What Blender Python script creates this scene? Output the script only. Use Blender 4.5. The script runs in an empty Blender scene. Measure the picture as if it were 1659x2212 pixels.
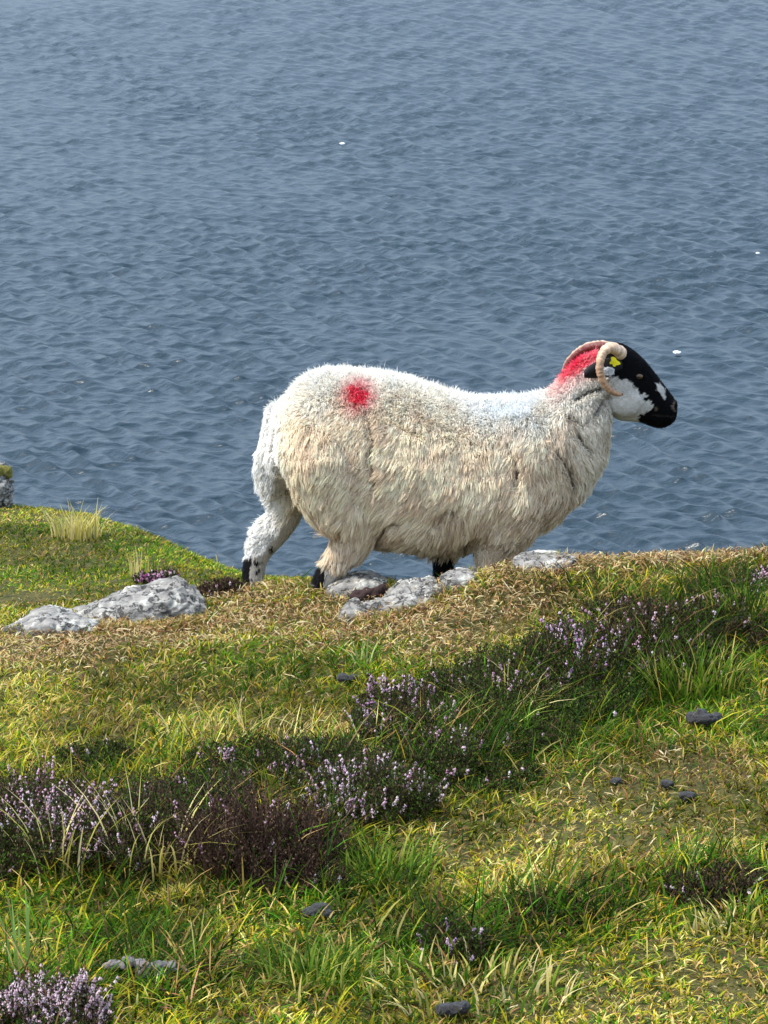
import bpy, bmesh, math, random
import numpy as np
from mathutils import Vector, Matrix, kdtree

R = math.radians
scene = bpy.context.scene
col = scene.collection

# ------------------------------------------------------------------ camera
PITCH = 14.0
FPX = 9125.0                      # focal length in pixels of a 1659 px wide picture
cam_d = bpy.data.cameras.new('camera')
cam_d.sensor_fit = 'HORIZONTAL'; cam_d.sensor_width = 36.0
cam_d.lens = 36.0 * FPX / 1659.0
cam_d.clip_start = 0.1; cam_d.clip_end = 60000.0
cam = bpy.data.objects.new('camera', cam_d); col.objects.link(cam)
cam.location = (0, 0, 0); cam.rotation_euler = (R(90 - PITCH), 0, 0)
scene.camera = cam

# ------------------------------------------------------------------ light
SUN = Vector((-0.60, -0.07, 0.79)).normalized()
w = bpy.data.worlds.new('World'); scene.world = w; w.use_nodes = True
nt = w.node_tree
bg = nt.nodes['Background']
sky = nt.nodes.new('ShaderNodeTexSky'); sky.sky_type = 'NISHITA'; sky.sun_disc = False
sky.sun_elevation = math.asin(SUN.z); sky.sun_rotation = math.atan2(SUN.x, SUN.y)
sky.air_density = 1.0; sky.dust_density = 2.5; sky.ozone_density = 1.0
# pale cloud patches added to the unseen sky as fill light and sea reflection
wtc = nt.nodes.new('ShaderNodeTexCoord'); wno = nt.nodes.new('ShaderNodeTexNoise'); wno.inputs['Scale'].default_value = 2.2; wno.inputs['Detail'].default_value = 6
wrp = nt.nodes.new('ShaderNodeMapRange'); wrp.inputs[1].default_value = 0.40; wrp.inputs[2].default_value = 0.62; wrp.inputs[3].default_value = 0.3; wrp.inputs[4].default_value = 0.85
wmx = nt.nodes.new('ShaderNodeMix'); wmx.data_type = 'RGBA'; wmx.inputs[7].default_value = (6.0, 7.4, 9.3, 1)
nt.links.new(wtc.outputs['Generated'], wno.inputs['Vector']); nt.links.new(wno.outputs[0], wrp.inputs[0]); nt.links.new(wrp.outputs[0], wmx.inputs[0])
nt.links.new(sky.outputs[0], wmx.inputs[6]); nt.links.new(wmx.outputs[2], bg.inputs[0]); bg.inputs[1].default_value = 0.15
sl = bpy.data.lights.new('sun', 'SUN'); sl.energy = 3.1; sl.angle = R(6); sl.color = (1.0, 0.955, 0.88)
so = bpy.data.objects.new('sun', sl); col.objects.link(so)
so.rotation_euler = SUN.to_track_quat('Z', 'Y').to_euler(); so.location = (-20, 5, 40)

vs = scene.view_settings
vs.view_transform = 'Standard'; vs.look = 'None'; vs.gamma = 1.0; vs.exposure = 0.68
vs.use_curve_mapping = False
scene.cycles.max_bounces = 6; scene.cycles.transparent_max_bounces = 8
scene.cycles.use_denoising = True; scene.cycles.sample_clamp_direct = 2.0

rng = np.random.default_rng(11)
cp, sp = math.cos(R(PITCH)), math.sin(R(PITCH))

def ray(px, py):
    u = (px - 829.5) / FPX; v = (1106.0 - py) / FPX
    return np.array([u, cp + v * sp, -sp + v * cp])
def at(px, py, y):                       # where the sight line meets the upright plane at distance y
    d = ray(px, py); return d * (y / d[1])
def zrow(y, py):
    v = (1106.0 - py) / FPX
    return y * (-sp + v * cp) / (cp + v * sp)

# ------------------------------------------------------------------ numpy noise
_T = np.random.default_rng(5).random((256, 256, 4))
def vnoise2(x, y, k=0):
    xi = np.floor(x).astype(int); yi = np.floor(y).astype(int)
    fx = x - xi; fy = y - yi; fx = fx*fx*(3-2*fx); fy = fy*fy*(3-2*fy)
    T = _T[..., k]
    a = T[xi & 255, yi & 255]; b = T[(xi+1) & 255, yi & 255]; c = T[xi & 255, (yi+1) & 255]; d = T[(xi+1) & 255, (yi+1) & 255]
    return (a*(1-fx)+b*fx)*(1-fy) + (c*(1-fx)+d*fx)*fy
def fbm2(x, y, o=4, k=0):
    s = 0; a = 0.5; t = 0
    for i in range(o):
        s = s + a*vnoise2(x*2**i + 17.3*i, y*2**i + 9.1*i, k); t += a; a *= 0.5
    return s/t
_T3 = np.random.default_rng(6).random((64, 64, 64))
def vnoise3(p):
    i = np.floor(p).astype(int); f = p - i; f = f*f*(3-2*f)
    s = 0
    for dx in (0, 1):
        for dy in (0, 1):
            for dz in (0, 1):
                wgt = (f[:,0] if dx else 1-f[:,0])*(f[:,1] if dy else 1-f[:,1])*(f[:,2] if dz else 1-f[:,2])
                s = s + wgt*_T3[(i[:,0]+dx) & 63, (i[:,1]+dy) & 63, (i[:,2]+dz) & 63]
    return s
def fbm3(p, o=3):
    s = 0; a = 0.5; t = 0
    for i in range(o):
        s = s + a*vnoise3(p*2**i + 11.7*i); t += a; a *= 0.5
    return s/t
def sstep(a, b, x):
    t = np.clip((x-a)/(b-a), 0, 1); return t*t*(3-2*t)

# ------------------------------------------------------------------ mesh helpers
def np_mesh(name, V, F, C=None, mat=None, parent=None, smooth=True):
    V = np.asarray(V, dtype=np.float32); F = np.asarray(F, dtype=np.int32)
    me = bpy.data.meshes.new(name)
    n = F.shape[1]
    me.vertices.add(len(V)); me.vertices.foreach_set('co', V.ravel())
    me.loops.add(F.size); me.loops.foreach_set('vertex_index', F.ravel())
    me.polygons.add(len(F)); me.polygons.foreach_set('loop_start', np.arange(0, F.size, n, dtype=np.int32))
    me.update(calc_edges=True)
    me.polygons.foreach_set('use_smooth', np.full(len(F), smooth))
    if C is not None: paint(me, C)
    if mat: me.materials.append(mat)
    o = bpy.data.objects.new(name, me); col.objects.link(o)
    if parent: o.parent = parent
    return o
def paint(me, C):
    a = me.color_attributes.new('Col', 'FLOAT_COLOR', 'POINT')
    C = np.asarray(C, dtype=np.float32)
    a.data.foreach_set('color', np.concatenate([C, np.ones((len(C), 1), np.float32)], 1).ravel())
def tag(o, label=None, cat=None, group=None, kind=None):
    if label: o['label'] = label
    if cat: o['category'] = cat
    if group: o['group'] = group
    if kind: o['kind'] = kind
    return o
def empty(name, loc, label, cat, group=None):
    o = bpy.data.objects.new(name, None); col.objects.link(o); o.location = loc
    o.empty_display_size = 0.05
    return tag(o, label, cat, group)

# strands: ribbons from root positions, each P (n, levels, 3), half widths Wd (n, levels), side S (n,3)
def ribbons(P, Wd, S):
    n, L, _ = P.shape
    A = P - S[:, None, :]*Wd[..., None]; B = P + S[:, None, :]*Wd[..., None]
    V = np.stack([A, B], 2).reshape(n, L*2, 3)
    base = (np.arange(n)*L*2)[:, None]
    F = []
    for i in range(L-1):
        F.append(np.concatenate([base+2*i, base+2*i+1, base+2*i+3, base+2*i+2], 1))
    F = np.stack(F, 1).reshape(-1, 4)
    return V.reshape(-1, 3), F
def norm(a):
    return a/np.maximum(np.linalg.norm(a, axis=-1, keepdims=True), 1e-9)

# ------------------------------------------------------------------ materials
def new_mat(name):
    m = bpy.data.materials.new(name); m.use_nodes = True
    nt = m.node_tree; b = nt.nodes['Principled BSDF']
    return m, nt, b
def N(nt, t, **kw):
    n = nt.nodes.new(t)
    for k, v in kw.items(): setattr(n, k, v)
    return n
def leaf_mat(name, trans=0.35, gloss=0.12, rough=0.5):
    m, nt, b = new_mat(name); out = nt.nodes['Material Output']
    at_ = N(nt, 'ShaderNodeAttribute', attribute_name='Col')
    nt.links.new(at_.outputs[0], b.inputs['Base Color']); b.inputs['Roughness'].default_value = rough
    b.inputs['Specular IOR Level'].default_value = gloss
    tr = N(nt, 'ShaderNodeBsdfTranslucent'); nt.links.new(at_.outputs[0], tr.inputs[0])
    mx = N(nt, 'ShaderNodeMixShader'); mx.inputs[0].default_value = trans
    nt.links.new(b.outputs[0], mx.inputs[1]); nt.links.new(tr.outputs[0], mx.inputs[2])
    nt.links.new(mx.outputs[0], out.inputs[0])
    return m
def attr_mat(name, rough=0.7, spec=0.3, bump=0.0, bscale=200, sheen=0.0):
    m, nt, b = new_mat(name)
    at_ = N(nt, 'ShaderNodeAttribute', attribute_name='Col')
    nt.links.new(at_.outputs[0], b.inputs['Base Color']); b.inputs['Roughness'].default_value = rough
    b.inputs['Specular IOR Level'].default_value = spec
    if sheen: b.inputs['Sheen Weight'].default_value = sheen
    if bump:
        tc = N(nt, 'ShaderNodeTexCoord'); no = N(nt, 'ShaderNodeTexNoise'); no.inputs['Scale'].default_value = bscale
        no.inputs['Detail'].default_value = 4
        bp = N(nt, 'ShaderNodeBump'); bp.inputs['Strength'].default_value = bump; bp.inputs['Distance'].default_value = 0.01
        nt.links.new(tc.outputs['Object'], no.inputs['Vector']); nt.links.new(no.outputs[0], bp.inputs['Height'])
        nt.links.new(bp.outputs[0], b.inputs['Normal'])
    return m
M_GRASS = leaf_mat('grass_blades', 0.40, 0.07, 0.55)
M_HEATH = leaf_mat('heather_twigs', 0.2, 0.1, 0.6)
M_FLOWER = leaf_mat('heather_petals', 0.35, 0.1, 0.6)
M_WOOL = leaf_mat('wool', 0.36, 0.05, 0.9)
M_SKIN = attr_mat('short_hair', 0.7, 0.05, 0.5, 260)
M_HORN = attr_mat('horn', 0.45, 0.4, 0.35, 120)

# ------------------------------------------------------------------ the sea
SEA = -185.0
def build_sea():
    g = np.random.default_rng(3)
    # rows by the angle below the horizon, columns by azimuth: dense towards the bay, coarse round it
    el = np.concatenate([np.linspace(22, 15.2, 30), np.linspace(15.1, 5.6, 1100), 5.59-5.34*np.linspace(0.0015, 1, 260)**1.8])
    side = 19 + 56*np.linspace(0.004, 1, 70)**2.2
    az = np.concatenate([-side[::-1], np.linspace(-19, 19, 1250), side])
    daz = np.radians(np.gradient(az))[None, :]
    r = -SEA/np.tan(np.radians(el))
    A, RR = np.meshgrid(np.radians(az), r)
    X = RR*np.sin(A); Y = RR*np.cos(A)
    Z = np.zeros_like(X); DX = np.zeros_like(X); DY = np.zeros_like(X)
    res = RR*np.radians(np.abs(np.gradient(el)))[:, None]/np.sin(np.arctan(-SEA/RR))       # spacing along the sight line
    patch = 0.72 + 0.50*sstep(0.25, 0.75, fbm2((X+0.6*Y)/70+50, (Y-0.3*X)/110+50, 4))
    nW = 115
    for i in range(nW):
        lam = 2.7*(8.2/2.7)**g.random()
        th = math.radians(64) + g.normal()*math.radians(9) if i % 5 < 3 else math.radians(26) + g.normal()*math.radians(20)
        kx, ky = math.sin(th)*2*math.pi/lam, math.cos(th)*2*math.pi/lam
        slope = 0.041*(lam/8.0)**-0.1
        a = slope*lam/(2*math.pi)
        lamy = 2*math.pi/max(abs(ky), 1e-3)
        lamx = 2*math.pi/max(abs(kx), 1e-3)
        att = sstep(2.0, 5.0, lamy/res)*sstep(2.0, 5.0, lamx/(RR*daz))
        ph = kx*X + ky*Y + g.random()*6.283
        amp = a*att*patch
        Z += amp*np.cos(ph)
        k = math.hypot(kx, ky)
        DX -= 0.3*amp*kx/k*np.sin(ph); DY -= 0.3*amp*ky/k*np.sin(ph)
    # breaking limit: no face stands steeper than real wind waves do
    for _ in range(4):
        gy = np.abs(np.gradient(Z, axis=0))/np.maximum(res, 0.3); gx = np.abs(np.gradient(Z, axis=1))/np.maximum(RR*daz, 0.3)
        mk = sstep(0.62, 0.85, np.hypot(gx, gy)); Zb = Z.copy(); Zb[1:-1] = (Z[:-2]+Z[2:]+Z[1:-1])/3; Zb[:, 1:-1] = (Zb[:, :-2]+Zb[:, 2:]+Zb[:, 1:-1])/3
        mk[1:-1] = np.maximum(mk[1:-1], np.maximum(mk[:-2], mk[2:])); Z = Z*(1-mk)+Zb*mk
    V = np.stack([X+DX, Y+DY, SEA+Z], -1).reshape(-1, 3)
    h, w_ = X.shape
    idx = np.arange(h*w_).reshape(h, w_)
    F = np.stack([idx[:-1, :-1], idx[:-1, 1:], idx[1:, 1:], idx[1:, :-1]], -1).reshape(-1, 4)
    m, nt, b = new_mat('sea_water')
    b.inputs['Base Color'].default_value = (0.009, 0.024, 0.036, 1)
    b.inputs['Roughness'].default_value = 0.27; b.inputs['IOR'].default_value = 1.333
    geo = N(nt, 'ShaderNodeNewGeometry')
    def nz(scale, rot, sx, sy, det):
        mp = N(nt, 'ShaderNodeMapping'); mp.inputs['Rotation'].default_value = (0, 0, R(rot)); mp.inputs['Scale'].default_value = (sx, sy, 1)
        n = N(nt, 'ShaderNodeTexNoise'); n.inputs['Scale'].default_value = scale; n.inputs['Detail'].default_value = det
        n.inputs['Roughness'].default_value = 0.6
        nt.links.new(geo.outputs['Position'], mp.inputs[0]); nt.links.new(mp.outputs[0], n.inputs['Vector']); return n
    n1 = nz(0.55, 22, 0.5, 1, 4); n2 = nz(0.16, 22, 0.5, 1, 3)
    ad = N(nt, 'ShaderNodeMath', operation='MULTIPLY_ADD'); ad.inputs[1].default_value = 2.2
    nt.links.new(n2.outputs[0], ad.inputs[0]); nt.links.new(n1.outputs[0], ad.inputs[2])
    bp = N(nt, 'ShaderNodeBump'); bp.inputs['Strength'].default_value = 1.0; bp.inputs['Distance'].default_value = 0.36
    nt.links.new(ad.outputs[0], bp.inputs['Height']); nt.links.new(bp.outputs[0], b.inputs['Normal'])
    o = np_mesh('sea', V, F, mat=m); tag(o, kind='structure')
    o['label'] = 'blue grey wind rippled sea far below the slope'
    # water out to the horizon and under the cliff lies in the same sheet, so only the small breakers are extra
build_sea()
M_FOAM, _nt, _b = new_mat('foam'); _b.inputs['Base Color'].default_value = (0.9, 0.93, 0.95, 1); _b.inputs['Roughness'].default_value = 0.8
def whitecap(px, py, wpx, label):
    d = ray(px, py); p = d*(SEA/d[2]); dist = np.linalg.norm(p)
    wd = wpx/FPX*dist; g = np.random.default_rng(int(px))
    bm = bmesh.new()
    bmesh.ops.create_icosphere(bm, subdivisions=3, radius=1)
    for v in bm.verts:
        q = np.array([[v.co.x*2+px, v.co.y*2, v.co.z*2]])
        f = 0.6+0.8*float(fbm3(q)[0])
        v.co = Vector((v.co.x*wd*0.5*f, v.co.y*wd*0.55*f, v.co.z*0.38*f*wd*0.5+0.3*v.co.x*0))
    me = bpy.data.meshes.new('whitecap'); bm.to_mesh(me); bm.free(); me.materials.append(M_FOAM)
    for p_ in me.polygons: p_.use_smooth = True
    o = bpy.data.objects.new('whitecap', me); col.objects.link(o); o.location = (p[0], p[1], SEA+0.5)
    tag(o, label, 'whitecap', 'whitecaps breaking on the sea')
whitecap(1462, 766, 17, 'white breaking wave crest on the sea right of the sheep face')
whitecap(740, 314, 11, 'faint white wave crest on the sea high above the sheep back')
whitecap(1637, 551, 9, 'small white wave crest on the sea near the right edge')

# ------------------------------------------------------------------ the hillside
PROF = {
 -700: [(7.3,2260),(8.3,1925),(9.5,1610),(10.5,1400),(11,1330),(12,1232),(13,1145),(14,1075),(14.5,1080)],
 0:    [(7.3,2260),(8.3,1925),(9.5,1610),(10.5,1400),(11,1330),(12,1232),(13,1150),(14,1092),(14.4,1098)],
 200:  [(7.3,2260),(8.3,1925),(9.5,1608),(10.5,1395),(11,1315),(12,1230),(13,1155),(13.8,1108),(14.2,1115)],
 330:  [(7.3,2260),(8.3,1922),(9.5,1605),(10.5,1392),(11,1302),(12,1228),(13,1160),(13.4,1148),(13.8,1152)],
 430:  [(7.3,2260),(8.3,1922),(9.5,1603),(10.5,1390),(11,1290),(12,1228),(12.8,1202),(13.3,1206),(13.7,1216)],
 520:  [(7.3,2260),(8.3,1920),(9.5,1602),(10.5,1388),(11,1280),(11.6,1256),(12.2,1243),(12.6,1246),(13,1258)],
 650:  [(7.3,2260),(8.3,1920),(9.5,1600),(10.5,1385),(10.95,1272),(11.4,1260),(11.9,1252),(12.3,1256),(12.7,1272)],
 830:  [(7.3,2260),(8.3,1918),(9.5,1590),(10.4,1370),(10.85,1265),(11.2,1262),(11.7,1254),(12.1,1259),(12.5,1276)],
 1000: [(7.3,2260),(8.3,1915),(9.5,1580),(10.3,1355),(10.64,1240),(10.88,1288),(11.1,1298),(11.5,1288),(12,1280),(12.4,1290)],
 1120: [(7.3,2260),(8.3,1913),(9.5,1570),(10.2,1350),(10.60,1214),(10.85,1285),(11.1,1300),(11.5,1292),(12,1288),(12.4,1296)],
 1300: [(7.3,2260),(8.3,1910),(9.5,1555),(10.15,1352),(10.58,1202),(10.85,1265),(11.1,1288),(11.5,1280),(12,1284),(12.4,1296)],
 1480: [(7.3,2260),(8.3,1905),(9.5,1538),(10.1,1345),(10.58,1196),(11.05,1240),(11.5,1255),(12,1270),(12.4,1290)],
 1659: [(7.3,2260),(8.3,1900),(9.5,1520),(10.1,1338),(10.55,1188),(11.05,1230),(11.5,1250),(12,1270),(12.4,1290)],
 2400: [(7.3,2260),(8.3,1900),(9.5,1500),(10.1,1320),(10.55,1175),(11.05,1220),(11.5,1245),(12,1270),(12.4,1290)],
}
_gy = np.arange(0, 260, 0.05); _gp = np.arange(-700, 2401, 20.0)
_keys = sorted(PROF)
def _colprof(k):
    pts = PROF[k]; ys = [a for a, b in pts]; zs = [zrow(a, b) for a, b in pts]
    ys = [0.0, 3.5] + ys; zs = [-1.55, -2.12] + zs
    z = np.interp(_gy, ys, zs)
    d = np.maximum(_gy-ys[-1], 0)
    s0 = 0.45
    fall = np.where(d < 1.5, s0*d + 0.4*d*d, s0*1.5+0.9 + (d-1.5)*1.65)
    return z - fall
_H = np.stack([_colprof(k) for k in _keys], 1)
_G = np.stack([[np.interp(p, _keys, row) for p in _gp] for row in _H])      # (y, p)
for _ in range(3):
    _G[1:-1] = (_G[:-2]+2*_G[1:-1]+_G[2:])/4
for _ in range(10):
    _G[:, 1:-1] = (_G[:, :-2]+2*_G[:, 1:-1]+_G[:, 2:])/4
def ground(x, y, bumps=True):
    x = np.asarray(x, float); y = np.asarray(y, float)
    p = 829.5 + FPX*x/(1.0356*np.maximum(y, 5.0))
    p = np.clip(p, _gp[0], _gp[-1]-0.01)
    fy = np.clip(y/0.05, 0, len(_gy)-1.01); fp = (p-_gp[0])/20
    i = np.floor(fy).astype(int); j = np.floor(fp).astype(int); a = fy-i; b = fp-j
    z = (_G[i, j]*(1-b)+_G[i, j+1]*b)*(1-a) + (_G[i+1, j]*(1-b)+_G[i+1, j+1]*b)*a
    if bumps:
        am = 1 - 0.55*sstep(10.2, 10.8, y)
        z = z + am*(0.05*(fbm2(x*2.2+31, y*1.7+3, 3)-0.5) + 0.034*(fbm2(x*9+7, y*9+40, 3, 1)-0.5)) + 0.014*(fbm2(x*26+7, y*26+40, 2, 2)-0.5)
        z = z + np.where(y > 16, (fbm2(x*0.15+40, y*0.15+80, 4, 2)-0.5)*np.minimum((y-16)*0.5, 9), 0)
    return np.maximum(z, SEA-3)
def hit(px, py):                          # where the sight line meets the turf
    d = ray(px, py); d = d/d[1]
    ys = np.arange(7.0, 14.8, 0.01)
    z = ground(d[0]*ys, ys); g = d[2]*ys - z
    k = np.where(g <= 0)[0]
    y = ys[k[0]] if len(k) else 11.0
    return np.array([d[0]*y, y, float(ground(d[0]*y, y))])
def build_hill():
    xs = np.concatenate([np.linspace(-160, -8, 40), np.linspace(-7.5, -2.2, 30), np.linspace(-2.17, 2.17, 250), np.linspace(2.2, 7.5, 30), np.linspace(8, 160, 40)])
    ys = np.concatenate([np.linspace(-40, 0, 10), np.linspace(0.3, 6.8, 40), np.linspace(6.83, 15, 420), np.linspace(15.15, 25, 50), np.linspace(26, 140, 90)])
    X, Y = np.meshgrid(xs, ys)
    Z = ground(X, np.maximum(Y, 0))
    Z = np.where(Y < 0, Z + (-Y)*0.18, Z)
    V = np.stack([X, Y, Z], -1).reshape(-1, 3)
    h, w_ = X.shape; idx = np.arange(h*w_).reshape(h, w_)
    F = np.stack([idx[:-1, :-1], idx[:-1, 1:], idx[1:, 1:], idx[1:, :-1]], -1).reshape(-1, 4)
    m, nt, b = new_mat('turf_soil')
    geo = N(nt, 'ShaderNodeNewGeometry')
    n1 = N(nt, 'ShaderNodeTexNoise'); n1.inputs['Scale'].default_value = 14; n1.inputs['Detail'].default_value = 6
    n2 = N(nt, 'ShaderNodeTexNoise'); n2.inputs['Scale'].default_value = 90; n2.inputs['Detail'].default_value = 4
    cr = N(nt, 'ShaderNodeValToRGB'); e = cr.color_ramp.elements
    e[0].position = 0.35; e[0].color = (0.030, 0.040, 0.012, 1); e[1].position = 0.65; e[1].color = (0.12, 0.10, 0.035, 1)
    nt.links.new(geo.outputs['Position'], n1.inputs['Vector']); nt.links.new(geo.outputs['Position'], n2.inputs['Vector'])
    mx = N(nt, 'ShaderNodeMath', operation='ADD'); ml = N(nt, 'ShaderNodeMath', operation='MULTIPLY'); ml.inputs[1].default_value = 0.5
    nt.links.new(n1.outputs[0], mx.inputs[0]); nt.links.new(n2.outputs[0], mx.inputs[1]); nt.links.new(mx.outputs[0], ml.inputs[0])
    nt.links.new(ml.outputs[0], cr.inputs[0]); nt.links.new(cr.outputs[0], b.inputs['Base Color'])
    b.inputs['Roughness'].default_value = 0.95; b.inputs['Specular IOR Level'].default_value = 0.1
    bp = N(nt, 'ShaderNodeBump'); bp.inputs['Distance'].default_value = 0.01
    nt.links.new(n2.outputs[0], bp.inputs['Height']); nt.links.new(bp.outputs[0], b.inputs['Normal'])
    o = np_mesh('ground', V, F, mat=m); tag(o, 'grassy hillside falling away to the sea', kind='structure')
build_hill()

# ------------------------------------------------------------------ rocks
def rock_mat():
    m, nt, b = new_mat('lichen_rock')
    tc = N(nt, 'ShaderNodeTexCoord')
    def nz(scale, det, vec=None, **k):
        n = N(nt, 'ShaderNodeTexNoise'); n.inputs['Scale'].default_value = scale; n.inputs['Detail'].default_value = det
        nt.links.new(vec or tc.outputs['Object'], n.inputs['Vector'])
        n.inputs['Roughness'].default_value = 0.65
        return n
    mp = N(nt, 'ShaderNodeMapping'); mp.inputs['Rotation'].default_value = (0, R(-25), 0); mp.inputs['Scale'].default_value = (0.35, 1, 1.6)
    nt.links.new(tc.outputs['Object'], mp.inputs[0])
    a = nz(28, 6, mp.outputs[0]); c = nz(16, 8); d = nz(120, 3)
    r1 = N(nt, 'ShaderNodeValToRGB'); e = r1.color_ramp.elements
    e[0].position = 0.33; e[0].color = (0.085, 0.08, 0.075, 1); e[1].position = 0.62; e[1].color = (0.34, 0.325, 0.295, 1)
    nt.links.new(a.outputs[0], r1.inputs[0])
    r2 = N(nt, 'ShaderNodeValToRGB'); e = r2.color_ramp.elements
    e[0].position = 0.54; e[0].color = (0, 0, 0, 1); e[1].position = 0.66; e[1].color = (1, 1, 1, 1)
    nt.links.new(c.outputs[0], r2.inputs[0])
    mx = N(nt, 'ShaderNodeMix', data_type='RGBA'); nt.links.new(r2.outputs[0], mx.inputs[0]); nt.links.new(r1.outputs[0], mx.inputs[6])
    mx.inputs[7].default_value = (0.60, 0.59, 0.52, 1)
    vo = N(nt, 'ShaderNodeTexVoronoi', feature='DISTANCE_TO_EDGE'); vo.inputs['Scale'].default_value = 11
    mp2 = N(nt, 'ShaderNodeMapping'); mp2.inputs['Rotation'].default_value = (0, R(-28), 0); mp2.inputs['Scale'].default_value = (0.8, 1, 2.6)
    wp = N(nt, 'ShaderNodeMix', data_type='RGBA'); wp.inputs[0].default_value = 0.12; nt.links.new(tc.outputs['Object'], wp.inputs[6]); nt.links.new(c.outputs[1], wp.inputs[7])
    nt.links.new(wp.outputs[2], mp2.inputs[0]); nt.links.new(mp2.outputs[0], vo.inputs['Vector'])
    ck = N(nt, 'ShaderNodeMapRange'); ck.inputs[1].default_value = 0.0; ck.inputs[2].default_value = 0.045; nt.links.new(vo.outputs[0], ck.inputs[0])
    mc = N(nt, 'ShaderNodeMix', data_type='RGBA'); nt.links.new(ck.outputs[0], mc.inputs[0]); mc.inputs[6].default_value = (0.055, 0.05, 0.045, 1)
    nt.links.new(mx.outputs[2], mc.inputs[7]); nt.links.new(mc.outputs[2], b.inputs['Base Color'])
    b.inputs['Roughness'].default_value = 0.9
    bp = N(nt, 'ShaderNodeBump'); bp.inputs['Distance'].default_value = 0.012; bp.inputs['Strength'].default_value = 0.9
    ad = N(nt, 'ShaderNodeMath', operation='MULTIPLY_ADD'); ad.inputs[1].default_value = 0.3
    nt.links.new(d.outputs[0], ad.inputs[0]); nt.links.new(a.outputs[0], ad.inputs[2]); ad2 = N(nt, 'ShaderNodeMath', operation='MULTIPLY_ADD'); ad2.inputs[1].default_value = 0.7; nt.links.new(ck.outputs[0], ad2.inputs[0]); nt.links.new(ad.outputs[0], ad2.inputs[2])
    nt.links.new(ad2.outputs[0], bp.inputs['Height'])
    nt.links.new(bp.outputs[0], b.inputs['Normal'])
    return m
M_ROCK = rock_mat()

def loft(pairs, n=32, power=2.0, squash_top=0.0):
    """pairs: (T(3), B(3), half width); rings spanned between T and B. returns V, F (quads) + caps tri as quads"""
    V = []; F = []
    for T, B, wv in pairs:
        T = np.array(T, float); B = np.array(B, float); c = (T+B)/2; h = (T-B)/2
        for i in range(n):
            a = 2*math.pi*i/n
            cs, sn = math.cos(a), math.sin(a)
            cs2 = math.copysign(abs(cs)**(2/power), cs); sn2 = math.copysign(abs(sn)**(2/power), sn)
            V.append(c + h*cs2 + np.array([0, 1, 0])*wv*sn2)
    m = len(pairs)
    for j in range(m-1):
        for i in range(n):
            k = (i+1) % n
            F.append((j*n+i, j*n+k, (j+1)*n+k, (j+1)*n+i))
    c0 = len(V); V.append(np.mean(V[0:n], 0)); c1 = len(V); V.append(np.mean(V[(m-1)*n:m*n], 0))
    tri = []
    for i in range(n):
        k = (i+1) % n
        tri.append((k, i, c0)); tri.append(((m-1)*n+i, (m-1)*n+k, c1))
    return [tuple(v) for v in V], F + tri
def dense(pairs, k=5):
    """smooth resampling of loft pairs (Catmull-Rom)"""
    A = np.array([list(T)+list(B)+[wv] for T, B, wv in pairs], float)
    out = []
    for i in range(len(A)-1):
        p0 = A[max(i-1, 0)]; p1 = A[i]; p2 = A[i+1]; p3 = A[min(i+2, len(A)-1)]
        for t in np.linspace(0, 1, k, endpoint=False):
            out.append(0.5*((2*p1)+(-p0+p2)*t+(2*p0-5*p1+4*p2-p3)*t*t+(-p0+3*p1-3*p2+p3)*t**3))
    out.append(A[-1])
    return [(o[:3], o[3:6], max(o[6], 0.002)) for o in out]
def tube(pts, n=20, k=5, flat=1.0):
    """pts: (x,y,z,r); circular rings around a smooth path"""
    A = np.array(pts, float); out = []
    for i in range(len(A)-1):
        p0 = A[max(i-1, 0)]; p1 = A[i]; p2 = A[i+1]; p3 = A[min(i+2, len(A)-1)]
        for t in np.linspace(0, 1, k, endpoint=False):
            out.append(0.5*((2*p1)+(-p0+p2)*t+(2*p0-5*p1+4*p2-p3)*t*t+(-p0+3*p1-3*p2+p3)*t**3))
    out.append(A[-1]); A = np.array(out)
    V = []; F = []; m = len(A)
    up = np.array([0.05, 1, 0.03]); up /= np.linalg.norm(up)
    for j in range(m):
        d = A[min(j+1, m-1), :3]-A[max(j-1, 0), :3]; d /= max(np.linalg.norm(d), 1e-9)
        s = np.cross(d, up); s /= max(np.linalg.norm(s), 1e-9); u = np.cross(s, d)
        for i in range(n):
            a = 2*math.pi*i/n
            V.append(A[j, :3] + max(A[j, 3], 0.0008)*(s*math.cos(a)+u*math.sin(a)*flat))
    for j in range(m-1):
        for i in range(n):
            k2 = (i+1) % n; F.append((j*n+i, j*n+k2, (j+1)*n+k2, (j+1)*n+i))
    c0 = len(V); V.append(A[0, :3]); c1 = len(V); V.append(A[-1, :3])
    for i in range(n):
        k2 = (i+1) % n; F.append((k2, i, c0)); F.append(((m-1)*n+i, (m-1)*n+k2, c1))
    return [tuple(v) for v in V], F
def merge(parts):
    V = []; F = []
    for v, f in parts:
        b = len(V); V += list(v); F += [tuple(i+b for i in q) for q in f]
    return V, F
def py_mesh(name, V, F, mat=None, parent=None, smooth=True):
    me = bpy.data.meshes.new(name); me.from_pydata([tuple(map(float, v)) for v in V], [], F); me.update()
    bm = bmesh.new(); bm.from_mesh(me); bmesh.ops.recalc_face_normals(bm, faces=bm.faces); bm.to_mesh(me); bm.free()
    for p in me.polygons: p.use_smooth = smooth
    if mat: me.materials.append(mat)
    o = bpy.data.objects.new(name, me); col.objects.link(o)
    if parent: o.parent = parent
    return o
def coords(me):
    a = np.empty(len(me.vertices)*3, np.float32); me.vertices.foreach_get('co', a); return a.reshape(-1, 3).astype(float)
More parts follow.
